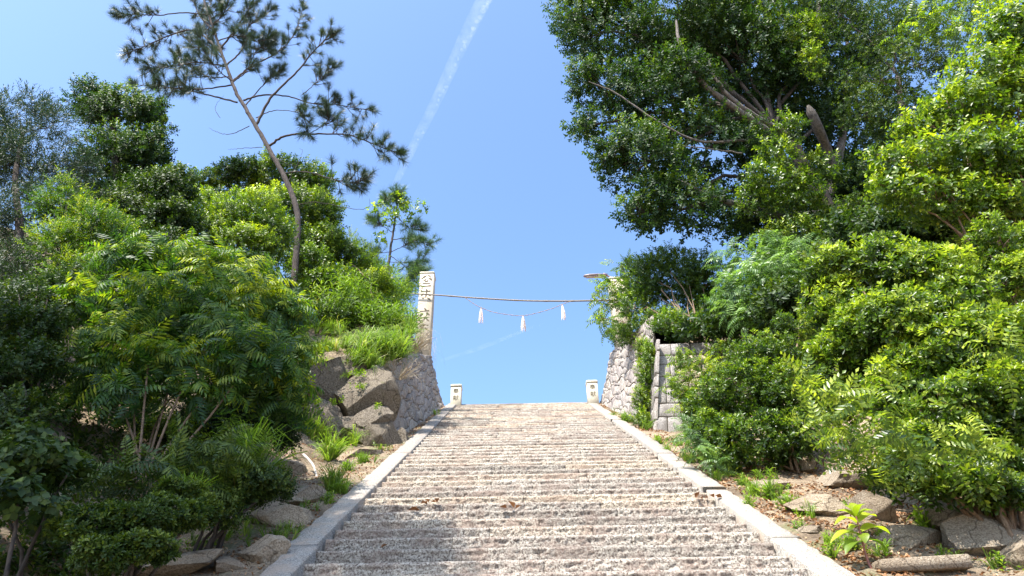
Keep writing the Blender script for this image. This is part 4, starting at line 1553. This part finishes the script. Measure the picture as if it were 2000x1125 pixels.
plant('dark_bush', 'dark shaded bush at the left edge below the wispy tree', 'bush', [
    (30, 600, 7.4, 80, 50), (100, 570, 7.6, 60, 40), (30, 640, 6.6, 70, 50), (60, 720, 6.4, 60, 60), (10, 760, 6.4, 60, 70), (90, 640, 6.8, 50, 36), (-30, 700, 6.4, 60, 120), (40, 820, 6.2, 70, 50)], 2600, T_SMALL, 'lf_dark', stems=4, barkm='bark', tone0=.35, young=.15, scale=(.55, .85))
plant('broadleaf_vine', 'broad-leaved vine in the shade near the lower left edge', 'vine', [
    (50, 870, 4.9, 70, 26, .3), (80, 910, 4.8, 60, 36, .35), (30, 950, 4.8, 60, 40, .35), (130, 920, 4.9, 30, 24, .2), (0, 900, 4.8, 40, 50, .3), (60, 1000, 4.7, 60, 40, .3)], 620, [t_sprig(.13, .09, 6, .2, s + 90, True, 70) for s in range(3)], 'lf_dark', tone0=.4, young=.15, bone=False, stems=4, barkm='bark', scale=(.32, .52))
plant('low_shrub', 'low rosette-leaved shrub at the bottom left beside the long rock slab', 'shrub', [
    (170, 1030, 4.7, 60, 34), (250, 1020, 4.8, 70, 34), (330, 1010, 5.0, 60, 34), (200, 1090, 4.6, 60, 34), (280, 1070, 4.7, 60, 30), (390, 1000, 5.3, 36, 30), (350, 960, 5.3, 40, 22)], 3400, T_ROS_S, 'lf_dark', stems=6, barkm='bark', tone0=.5, young=.2, scale=(.45, .65))
plant('azalea', 'small dense dark azalea bush left of the pale flat rock', 'shrub', [
    (500, 945, 6.4, 56, 36), (460, 960, 6.3, 50, 34), (545, 945, 6.5, 28, 24), (430, 1000, 6.0, 40, 30)], 1500, T_TINY, 'lf_dark', stems=4, barkm='bark', tone0=.55, young=.2, scale=(.55, .8))
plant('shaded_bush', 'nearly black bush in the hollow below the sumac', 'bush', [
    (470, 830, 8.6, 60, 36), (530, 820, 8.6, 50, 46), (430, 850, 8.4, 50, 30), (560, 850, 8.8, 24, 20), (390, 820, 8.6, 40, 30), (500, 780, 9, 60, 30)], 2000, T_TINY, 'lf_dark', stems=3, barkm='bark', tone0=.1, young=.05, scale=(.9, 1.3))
plant('reddish_undergrowth', 'thin sunlit undergrowth seen between the sumac stems', 'bush', [
    (200, 840, 8.2, 80, 30), (320, 850, 8.2, 80, 26), (130, 800, 8.0, 50, 40), (250, 800, 8.4, 60, 24)], 900, T_TINY, 'lf_bright', tone0=.4, young=.2, bone=True, bone_r=.01, barkm='stem', scale=(.8, 1.2))
plant('fern', 'arching fern fronds in the shade left of the azalea', 'fern', [
    (400, 890, 6.0, 44, 20, .3), (440, 900, 6.0, 40, 22, .3), (360, 930, 5.8, 50, 26, .3), (300, 940, 5.7, 50, 24, .3), (220, 930, 5.6, 50, 24, .3)], 190, T_FERN, 'lf_dark', tone0=.6, young=.2, bone=False, scale=(.7, 1.1))

# bank between the pine and the left pillar
plant('mixed_bush', 'bright green bush on the bank between the pine and the retaining wall', 'bush', [
    (700, 620, 14.2, 60, 34), (640, 560, 14.2, 50, 50), (742, 610, 15.0, 44, 34), (710, 570, 15.0, 50, 34), (660, 500, 14.8, 50, 40), (775, 645, 14.0, 24, 24)], 4600, T_TINY + T_SMALL, 'lf_bright', stems=4, barkm='stem', tone0=.33, young=.3, scale=(.8, 1.3))
plant('bamboo_grass', 'bamboo grass crowding the top of the left wall beside the pillar', 'bamboo grass', [
    (752, 590, 15.6, 34, 34), (780, 630, 14.8, 16, 26), (740, 640, 13.8, 60, 30), (680, 590, 13.8, 50, 40), (620, 610, 13.4, 40, 40), (750, 560, 16.2, 60, 40), (700, 540, 15.6, 40, 30)], 1500, T_BAMBOO, 'grass', tone0=.35, young=.15, bone=False, scale=(.8, 1.3), up=.9)
plant('conifer_sapling', 'young conifer with yellow tips on the left skyline right of the pine trunk', 'tree', [
    (688, 490, 15.6, 16, 40), (722, 505, 15.6, 20, 44), (700, 530, 15.5, 26, 30)], 900, T_WISP, 'lf_bright', tone0=.55, young=.4, bone=False, stems=2, barkm='stem', scale=(.6, .9), up=1.6, jit=.2)
plant('leafy_bush', 'green bush with dark gaps right of the pine trunk above the outcrop', 'bush', [
    (600, 520, 13.8, 36, 40), (630, 470, 14.4, 30, 30), (650, 620, 13.6, 40, 30), (620, 560, 13.6, 30, 30)], 1700, T_SMALL, 'lf_bright', stems=3, barkm='stem', tone0=.25, young=.25)


# ---------------------------------------------------------------- pines
def pine(name, label, trunk, tr, branches, Y, mat, temps, seed, tuft=1.0, extra_vine=None):
    rp_ = np.random.default_rng(seed)
    tp = smooth_path([at(x, y, Y) for x, y in trunk], 8 * len(trunk))
    b0 = tp[0]
    root = empty(name, tuple(b0), label, 'pine tree', None)
    tv, tf = tube(tp + rp_.normal(0, .006, tp.shape), np.linspace(tr[0], tr[1], len(tp)) * (1 + .05 * np.sin(np.arange(len(tp)) * 2.1)), 12)
    obj('trunk', np_mesh('trunk', tv - b0, tf, smooth=True), M['pine_bark'], root)
    P, A, S = [], [], []
    tw = MB()
    for br in branches:
        pts, leafy, dy, r0 = br
        n = len(pts)
        bp = smooth_path([at(x, y, Y + dy * (i / (n - 1)) ** .8) for i, (x, y) in enumerate(pts)], 7 * n)
        bp[1:-1] += rp_.normal(0, .007, (len(bp) - 2, 3))
        bv, bf = tube(bp, np.linspace(r0, r0 * .3, len(bp)), 6)
        obj('branch', np_mesh('branch', bv - b0, bf, smooth=True), M['pine_bark'], root)
        m = len(bp)
        d = np.gradient(bp, axis=0)
        d /= np.linalg.norm(d, axis=1)[:, None]
        if leafy >= 1:
            continue
        for i in range(int(m * leafy), m, 1):
            for _ in range(2):
                dirn = d[i] * .6 + unit(1)[0] * .8 + np.array([0, 0, .15])
                dirn /= np.linalg.norm(dirn)
                ln = rp_.uniform(.08, .42) * (1 if i < m - 2 else .3)
                e = bp[i] + dirn * ln + np.array([0, 0, .04])
                v, f = tube([bp[i], (bp[i] + e) / 2 - [0, 0, .02], e], [.011, .009, .007], 4)
                tw.add(v, f)
                P.append(e - dirn * .08)
                A.append(dirn + np.array([0, 0, .35]))
                S.append(rp_.uniform(.75, 1.1) * tuft)
        P.append(bp[-1])
        A.append(d[-1] + np.array([0, 0, .1]))
        S.append(1.05 * tuft)
    P, A, S = np.array(P), np.array(A), np.array(S)
    V, F, T = scatter(temps, P, A, S, np.full(len(P), .42) + rp_.normal(0, .12, len(P)))
    obj('needles', np_mesh('needles', V - b0, F, T), M[mat], root)
    o = obj('twigs', tw.mesh('twigs'), M['pine_bark'], root)
    o.data.transform(Matrix.Translation(-Vector(b0)))
    o['kind'] = 'stuff'
    return root


PB = [
    ([(552, 338), (600, 336), (650, 350), (690, 356), (708, 352)], .5, -.3, .022),
    ([(523, 286), (560, 265), (610, 262), (680, 264), (740, 285), (778, 300)], .52, -.6, .035),
    ([(476, 196), (510, 186), (560, 188), (610, 202), (660, 205), (722, 216)], .60, .5, .03),
    ([(500, 244), (530, 190), (580, 140), (620, 92), (655, 66)], .55, -.4, .04),
    ([(455, 158), (490, 130), (540, 104), (575, 66), (592, 14)], .45, .4, .032),
    ([(463, 200), (400, 184), (340, 172), (262, 165)], .45, .4, .03),
    ([(452, 166), (395, 174), (345, 172), (300, 172)], .35, -.5, .025),
    ([(440, 130), (390, 122), (330, 130), (290, 135)], .25, -.5, .025),
    ([(432, 100), (380, 60), (330, 70), (280, 92), (245, 106)], .4, .5, .03),
    ([(410, 30), (360, 25), (300, 30), (265, 28), (236, 34)], .45, -.3, .025),
    ([(430, 95), (465, 50), (490, 10), (510, -40)], .2, -.3, .03),
    ([(435, 110), (400, 60), (410, 10), (430, -30)], .15, .5, .022),
    ([(425, 80), (460, 70), (500, 80), (530, 70)], .2, -.5, .02),
    ([(415, 50), (440, 20), (450, -20)], .1, -.4, .02),
    ([(455, 160), (480, 140), (500, 100), (520, 90)], .3, -.3, .02),
    ([(450, 150), (410, 150), (370, 130), (345, 110)], .3, .3, .02),
    ([(440, 130), (470, 100), (480, 60), (500, 40), (530, 20)], .3, .5, .028),
    ([(418, 60), (390, 30), (370, -20), (350, -60)], .1, .3, .03),
    ([(440, 120), (410, 90), (380, 90), (350, 60)], .2, .6, .02),
    ([(455, 160), (430, 140), (400, 100), (390, 60)], .3, -.6, .02),
    ([(400, 0), (440, -20), (480, -60)], .1, 0, .025),
    ([(480, 205), (520, 160), (545, 140)], .4, .6, .02),
    ([(500, 230), (540, 215), (590, 225), (600, 260)], .55, -.4, .015),
    ([(590, 185), (620, 160), (650, 130)], .4, -.2, .012),
    ([(600, 262), (640, 240), (640, 225)], .4, -.2, .012),
    ([(487, 246), (450, 262), (425, 258), (408, 250)], 1, .2, .012),
    ([(512, 288), (470, 290), (445, 292)], 1, .1, .010),
    ([(430, 230), (420, 210), (438, 185)], 1, .1, .008),
    ([(575, 402), (620, 395), (690, 408), (720, 404), (722, 388)], 1, -.2, .011),
    ([(540, 310), (570, 322), (600, 318)], 1, -.2, .008),
    ([(563, 353), (590, 300), (585, 290)], 1, .2, .007),
]
pine('pine_tree', 'tall slender leaning pine with sparse needle tufts against the sky on the left',
     [(570, 580), (577, 520), (582, 440), (575, 392), (555, 345), (530, 300), (502, 250), (480, 212), (460, 178), (446, 140), (430, 95), (415, 50), (398, 0), (385, -60)],
     (.082, .028), PB, 13.2, 'needle', T_NEED, 5, 1.12)
PS_ = [
    ([(768, 455), (745, 440), (728, 432)], .4, -.1, .016),
    ([(772, 420), (800, 445), (822, 450)], .3, .1, .016),
    ([(765, 468), (800, 465), (812, 470), (838, 480)], .5, -.2, .018),
    ([(764, 492), (790, 480), (806, 470)], .4, .2, .015),
    ([(762, 492), (740, 495), (730, 500)], .3, .1, .014),
    ([(764, 500), (790, 520), (800, 528)], .4, .1, .015),
    ([(755, 512), (800, 512), (828, 510)], .6, -.1, .013),
    ([(775, 405), (776, 390), (776, 378)], .0, 0, .014),
    ([(774, 415), (760, 398), (750, 392)], .2, .1, .012),
    ([(756, 540), (790, 545), (812, 540), (826, 530)], .4, -.2, .013),
    ([(800, 528), (805, 545), (800, 560)], .2, -.2, .01),
]
sp = pine('pine_tree', 'small pine sapling entwined with a vine beside the left pillar', [(736, 670), (742, 600), (750, 560), (758, 520), (764, 480), (770, 440), (775, 405), (776, 385)], (.07, .024), PS_, 20.3, 'needle_young', T_NEED_W, 6, 1.25)
plant('vine', 'light green vine wrapped round the top of the small pine', 'vine', [
    (778, 392, 20.1, 26, 16, .3), (745, 415, 20.1, 24, 18, .3), (800, 410, 20.1, 28, 20, .3), (765, 430, 20.1, 24, 20, .3), (825, 405, 20.1, 14, 14, .2), (745, 465, 20.2, 12, 14, .2)], 170, [t_sprig(.13, .10, 5, .2, s + 96, True, 70) for s in range(3)], 'lf_bright', tone0=.45, young=.3, bone=False, scale=(.7, 1.0), base=tuple(at(775, 440, 20.3)), ground=False)


# ---------------------------------------------------------------- grasses and small plants
def grass(name, label, spots, temps, cat=None, kind='stuff', mat='grass', tone=.5, lean=None, sc_=(.7, 1.2), group=None):
    """spots: (px, py, count, spread px, size) on the ground, or with a forward distance last"""
    P, A, S = [], [], []
    for s in spots:
        px, py, n, sp_ = s[:4]
        k = s[4]
        Yg = s[5] if len(s) > 5 else y_of(px, py)
        c = at(px, py, Yg)
        r = size(sp_, c)
        q = RNG.normal(0, .5, (n, 2)) * r
        x, y = c[0] + q[:, 0], c[1] + q[:, 1] * .8
        z = gz(x, y) - .01 if len(s) <= 5 else c[2] + q[:, 1] * .6
        P.append(np.stack([x, y, z], 1))
        S.append(RNG.uniform(*sc_, n) * k)
        a = RNG.normal(0, .28, (n, 3)) + np.array([0, -.05, 1])
        if lean is not None:
            a = a + np.array(lean)
        A.append(a)
    P, A, S = map(np.concatenate, (P, A, S))
    V, F, T = scatter(temps, P, A, S, np.full(len(P), tone) + RNG.normal(0, .12, len(P)))
    b0 = P.mean(0)
    o = obj(name, np_mesh(name, V - b0, F, T), M[mat], None, tuple(b0))
    return tag(o, label, cat, group, kind)


grass('overhanging_grass', 'long bright grass drooping over the outcrop and the corner of the left wall', [
    (740, 690, 34, 34, 1.25, 12.8), (700, 712, 16, 24, 1.0, 12.5), (710, 680, 16, 26, 1.0, 12.8), (770, 700, 16, 20, 1.2, 12.9), (730, 720, 12, 24, 1.0, 12.7), (790, 660, 12, 20, 1.2, 13.6), (670, 680, 16, 24, .8, 12.9)], T_BLADE, 'grass', lean=(.35, -.35, -.25), tone=.5)
grass('trailing_plants', 'leafy creepers spilling down over the boulder outcrop', [
    (640, 715, 30, 40, 1.0, 12.3), (600, 730, 24, 30, 1.0, 11.9), (690, 735, 16, 30, .9, 12.0), (700, 760, 8, 14, .8, 11.9), (655, 790, 7, 16, .8, 11.7), (590, 700, 30, 30, 1.2, 12.0), (560, 800, 20, 24, 1.0, 11.4), (735, 800, 5, 10, .8, 11.7), (620, 790, 6, 16, .8, 11.5)], T_SMALL + T_TINY, None, mat='lf_bright', tone=.45)
grass('grass_tuft', 'bright grass tuft on top of the boulder outcrop', [(610, 722, 14, 20, .6, 12.5), (640, 690, 16, 30, .8, 12.8), (655, 650, 20, 36, .9, 13.3), (600, 690, 14, 20, .7, 12.6)], T_BLADE, 'grass', tone=.5)
grass('grass_tuft', 'tall thin grass growing in front of the pale boulder of the outcrop', [(600, 850, 16, 22, .9), (625, 860, 14, 18, .9), (640, 900, 12, 14, 1.0), (648, 960, 10, 12, .8), (690, 870, 10, 24, .8)], T_BLADE, 'grass', tone=.5)
grass('grass_tuft', 'arching sunlit grass blades behind the azalea bush', [(490, 930, 8, 14, 1.2, 6.6), (470, 905, 6, 14, 1.0, 6.7), (430, 960, 8, 30, .8, 6.2), (340, 985, 8, 30, .8, 5.6)], T_BLADE, 'grass', tone=.42)
grass('weeds', 'small green weeds scattered over the dirt beside the left kerb', [
    (665, 965, 16, 22, 1.2), (640, 985, 10, 18, 1.0), (710, 905, 14, 26, 1.1), (680, 920, 12, 20, 1.1), (600, 1000, 8, 20, .8), (540, 1060, 14, 26, .9), (450, 1060, 18, 50, .8), (380, 1075, 16, 50, .8), (300, 1085, 14, 50, .8), (745, 880, 8, 14, 1.0), (852, 812, 5, 5, 1.2), (560, 1040, 10, 30, .7), (500, 1030, 14, 40, .7), (470, 1000, 8, 20, .8), (520, 1000, 8, 20, .8)],
    T_BLADE_S + T_TINY, None, tone=.38)
grass('weeds', 'small green weeds scattered over the dirt beside the right kerb', [
    (1475, 968, 12, 16, 1.1), (1510, 975, 18, 22, 1.3), (1540, 995, 10, 20, 1.1), (1430, 930, 10, 16, 1.1), (1410, 910, 10, 14, 1.1), (1385, 905, 8, 14, 1.0), (1560, 1035, 6, 10, .9), (1660, 1075, 16, 22, 1.0), (1625, 1065, 10, 16, .9), (1720, 1090, 8, 16, .9), (1960, 1112, 10, 20, 1.0), (1815, 1040, 5, 8, 1.6), (1350, 905, 8, 10, 1.0), (1220, 825, 12, 10, 1.6), (1325, 872, 8, 10, 1.2), (1450, 950, 10, 14, 1.1), (1580, 1010, 12, 24, .9), (1500, 935, 10, 24, 1.0), (1740, 1060, 10, 24, .8), (1860, 1100, 10, 30, .8), (1660, 1000, 10, 24, .9), (1200, 822, 4, 5, 1.4), (1260, 840, 6, 10, 1.6), (1560, 990, 8, 26, .9), (1290, 868, 10, 10, 1.2), (1340, 900, 8, 8, 1.1), (1400, 940, 6, 8, 1.0), (1300, 890, 6, 10, 1.0), (1465, 990, 6, 8, 1.0), (1620, 1090, 8, 10, .9)],
    T_BLADE_S + T_TINY, None, tone=.42)
grass('dry_grass', 'dry straw-coloured stalks arching over the left retaining wall', [(795, 650, 9, 18, 1.1, 14.2), (800, 690, 8, 16, 1.2, 13.6), (780, 740, 5, 10, 1.1, 12.8)], [t_blades(.6, 10, .008, 1.0, s + 40) for s in range(3)], 'grass', mat='straw', lean=(.7, -.3, -.2))


# fallen leaves
def litter(name, label, n, region, seed, size_=(.025, .06), tone=.5):
    rr = np.random.default_rng(seed)
    P = []
    for (x0, x1, y0, y1, f) in region:
        m = int(n * f)
        x, y = rr.uniform(x0, x1, m), rr.uniform(y0, y1, m)
        keep = (wobble(x, y, 3.1, seed) + rr.normal(0, .5, m)) > -.3
        P.append(np.stack([x[keep], y[keep], gz(x[keep], y[keep]) + .012], 1))
    P = np.concatenate(P)
    A = unit(len(P)) * .75 + np.array([0, -.3, 1])
    tpl = []
    for q in range(4):
        v = leaf_six(1.0, .5, .35, .5, .2 * q) - np.array([0, .5, 0])
        tpl.append((v, LEAF6_F, np.zeros(6, int)))
    V, F, T = scatter(tpl, P, A, rr.uniform(*size_, len(P)), rr.uniform(.1, 1, len(P)))
    b0 = P.mean(0)
    o = obj(name, np_mesh(name, V - b0, F, T), M['dry'], None, tuple(b0))
    return tag(o, label, None, None, 'stuff')


xr = X0 + 2.3
litter('fallen_leaves', 'dry brown leaves strewn over the dirt right of the right kerb', 16000, [(xr - .12, xr + .5, 5, 19.2, .45), (xr + .3, xr + 2.2, 4.6, 11, .55)], 3)
litter('fallen_leaves', 'dry brown leaves strewn over the dirt left of the left kerb', 7000, [(X0 - 2.75, X0 - 2.3, 5, 19.2, .4), (X0 - 4.6, X0 - 2.5, 4.6, 12, .6)], 4, (.02, .05))


def step_leaf(px, py, n, spread, label, seed, name='fallen_leaf'):
    rr = random.Random(seed)
    d = ray(px, py)
    # the tread just behind this pixel
    best = None
    for j in range(0, 64):
        y = YTOP - RUN * j
        z = ZB + SL * y
        t = (y + .02) / d[1]
        if abs(t * d[2] - z) < RISE * .6 and (best is None or abs(t * d[2] - z) < best[0]):
            best = (abs(t * d[2] - z), y, z, t * d[0])
    _, y, z, x = best
    mb = MB()
    for i in range(n):
        v = leaf_six(.085, .05, .5, .5, .3) * rr.uniform(.7, 1.2)
        E = np.array(Matrix.Rotation(rr.uniform(0, 6.28), 3, 'Z') @ Matrix.Rotation(R(rr.uniform(10, 60)), 3, 'X'))
        v = v @ E.T + np.array([rr.uniform(-1, 1) * spread, -.012 + rr.uniform(-.02, .02), .01])
        mb.add(v, LEAF6_F, rr.uniform(.1, .5))
    o = obj(name, mb.mesh(name), M['dry'], None, (x, y, z + .002))
    return o


tag(step_leaf(745, 1083, 1, 0, '', 1), 'single curled brown leaf on a lower step left of centre', 'leaf')
for px, py, n, sp_, lab in ((812, 1000, 4, .05, 'small heap of brown leaves on a step near the shaded left side'), (840, 980, 6, .14, 'row of brown leaves caught on the step above the small heap'),
                            (992, 992, 3, .08, 'pair of brown leaves on a step right of the middle'), (1380, 970, 7, .16, 'brown leaves gathered at the right end of a step by the kerb')):
    tag(step_leaf(px, py, n, sp_, '', px, 'leaf_heap'), lab, 'leaves', None, 'stuff')

# young broad-leaved sprout beside the right kerb
Ys = y_of(1700, 1112) - .02
ps = at(1700, 1112, Ys)
root = empty('sprout', tuple(ps), 'young sprout with a red stem and large bright leaves beside the right kerb', 'plant')
stp = smooth_path([at(1703, 1116, Ys), at(1690, 1080, Ys), at(1680, 1040, Ys - .02), at(1672, 1008, Ys - .04)], 14)
tv, tf = tube(stp, np.linspace(.011, .006, 14), 7)
M['red_stem'] = plain_mat('red_stem', (0.22, 0.08, 0.06), 0.5)
obj('stem', np_mesh('stem', tv - ps, tf, smooth=True), M['red_stem'], root)
rl = random.Random(8)
px_m = FPX / depth(ps)
for i, (x0_, y0_, x1_, y1_, w_, t_) in enumerate([
    (1672, 1010, 1646, 985, 10, .7), (1672, 1010, 1690, 982, 10, .7), (1672, 1008, 1662, 980, 9, .75), (1674, 1012, 1706, 995, 11, .7), (1673, 1015, 1630, 996, 11, .75),
    (1676, 1022, 1712, 1006, 15, .85), (1676, 1024, 1628, 1022, 9, .8), (1680, 1040, 1738, 1040, 18, .8), (1680, 1042, 1690, 1060, 12, .6), (1680, 1045, 1620, 1058, 12, .9),
    (1684, 1050, 1640, 1044, 11, .6), (1676, 1028, 1660, 1036, 10, .9), (1684, 1056, 1730, 1072, 12, .5), (1684, 1060, 1650, 1080, 12, .5)]):
    a_ = at(x0_, y0_, Ys)
    b_ = at(x1_, y1_, Ys - rl.uniform(-.10, .16))
    L = np.linalg.norm(b_ - a_)
    ax = (b_ - a_) / L
    up_ = np.array([0, -.45, 1.0])
    side_ = np.cross(ax, up_)
    side_ /= np.linalg.norm(side_)
    upn = np.cross(side_, ax)
    W = w_ * 2.0 / px_m
    v = []
    ns = 7
    for k in range(ns + 1):
        t = k / ns
        ww = W * .5 * math.sin(math.pi * t ** .85) ** .8 if 0 < t < 1 else 0.001
        c = a_ + ax * L * t + upn * (.16 * L * math.sin(math.pi * t)) - np.array([0, 0, .05 * L * t * t])
        v += [c - side_ * ww + upn * ww * .35, c, c + side_ * ww + upn * ww * .35]
    f = []
    for k in range(ns):
        for q in (0, 1):
            f.append((3 * k + q, 3 * k + q + 1, 3 * k + 4 + q, 3 * k + 3 + q))
    obj('leaf', np_mesh('leaf', np.array(v) - ps, np.array(f), np.full(len(v), t_), smooth=True), M['lf_bright'], root)

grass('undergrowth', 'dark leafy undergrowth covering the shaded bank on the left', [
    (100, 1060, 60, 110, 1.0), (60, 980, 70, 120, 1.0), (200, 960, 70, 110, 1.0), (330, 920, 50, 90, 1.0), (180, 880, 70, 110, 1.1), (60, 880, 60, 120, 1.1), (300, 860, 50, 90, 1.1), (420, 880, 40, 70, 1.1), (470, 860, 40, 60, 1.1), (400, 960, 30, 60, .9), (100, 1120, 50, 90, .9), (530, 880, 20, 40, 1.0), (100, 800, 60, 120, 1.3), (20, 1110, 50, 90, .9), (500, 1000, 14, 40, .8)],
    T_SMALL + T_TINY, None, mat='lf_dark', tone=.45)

# ---------------------------------------------------------------- trees behind the viewer's left that shade the lower left bank
for (cx, cy, cz, rx, ry, rz, n, lab) in ((-6.2, 2.4, 9.7, 2.1, 1.9, 1.2, 5200, 'spreading shade tree standing left of the lower steps'),):
    cl = [(np.array([cx + dx, cy + dy_, cz + dz]), np.array([rx * .6, ry * .6, rz * .7])) for dx, dy_, dz in ((0, 0, 0), (1.3, .1, .1), (-1.4, .2, .2), (.5, .7, 0), (.1, -1.4, .2), (1.3, -1.2, .3), (-1.4, -1.0, 0), (-2.8, .3, .4), (-3.6, -.8, .3), (-3.4, .9, .5))]
    zt = float(gz(cx - 1, cy))
    plant('evergreen_tree', lab, 'tree', cl, n, T_SMALL, 'lf_tree', [(cx - 1, cy, zt - .2, 1), (cx - .9, cy, (zt + cz) / 2, 1), (cx, cy, cz, 1)], (.2, .08), 'bark', leafname='crown', scale=(1.7, 2.5))

# ================================================================== VAPOUR TRAIL
def trail(pts_px, dist, widths, label, name, dens, nscale):
    P = np.array([ray(x, y) * dist / np.linalg.norm(ray(x, y)) for x, y in pts_px])
    P = smooth_path(P, 24)
    V, F = tube(P, np.interp(np.linspace(0, 1, 24), np.linspace(0, 1, len(widths)), widths) * dist / FPX, 10)
    m, nt, out = nodes_mat(name + '_vapour')
    Pn = world_pos(nt)
    n = noise_n(nt, nscale, 4, 0.6, Pn, .4)
    r = ramp(nt, [(0.34, (0, 0, 0)), (0.70, (1, 1, 1))], n)
    k = nt.nodes.new('ShaderNodeMath')
    k.operation = 'MULTIPLY'
    nt.links.new(r, k.inputs[0])
    k.inputs[1].default_value = dens
    v = nt.nodes.new('ShaderNodeVolumePrincipled')
    v.inputs['Color'].default_value = (1, 1, 1, 1)
    v.inputs['Anisotropy'].default_value = 0.0
    nt.links.new(k.outputs[0], v.inputs['Density'])
    nt.links.new(v.outputs[0], out.inputs['Volume'])
    o = obj(name, np_mesh(name, V, F, smooth=True), m)
    tag(o, label, 'vapour trail')


TPX = [(1000, -120), (950, -10), (905, 80), (855, 190), (805, 290), (760, 385)]
trail(TPX, 5000, [17, 15, 13, 11, 9, 6], 'broad puffy white vapour trail slanting down the blue sky', 'vapour_trail', .0022, .013)
vt = bpy.data.objects['vapour_trail']
m, nt, out = nodes_mat('puff_vapour')
n = noise_n(nt, .03, 3, .6, world_pos(nt))
r = ramp(nt, [(0.35, (0, 0, 0)), (0.65, (.0075, .0075, .0075))], n)
v = nt.nodes.new('ShaderNodeVolumePrincipled')
v.inputs['Color'].default_value = (1, 1, 1, 1)
nt.links.new(r, v.inputs['Density'])
nt.links.new(v.outputs[0], out.inputs['Volume'])
rp2 = random.Random(2)
tpx = smooth_path([(x, y, 0) for x, y in TPX], 60)
for i in range(4, 58):
    x, y, _ = tpx[i]
    f = 1 - i / 75
    if rp2.random() < .25:
        continue
    d = ray(x + (9 + rp2.uniform(-4, 4)) * f, y + rp2.uniform(-4, 4))
    c = d / np.linalg.norm(d) * 4900
    V, F = ICO[3]
    k = 4900 / FPX * f
    V = V * np.array([rp2.uniform(4, 8), 6, rp2.uniform(4, 8)]) * k
    V = V * (1 + .35 * np.array([mnoise.noise(Vector(q * .02 / k + i)) for q in V]))[:, None]
    obj('puff', np_mesh('puff', V + c, F, smooth=True), m, vt)
trail([(1060, 632), (1000, 655), (930, 682), (860, 705)], 6000, [2, 4, 5, 3], 'faint thin vapour streak low in the sky above the stairs', 'vapour_trail', .0020, .012)
print('objects', len(bpy.data.objects))
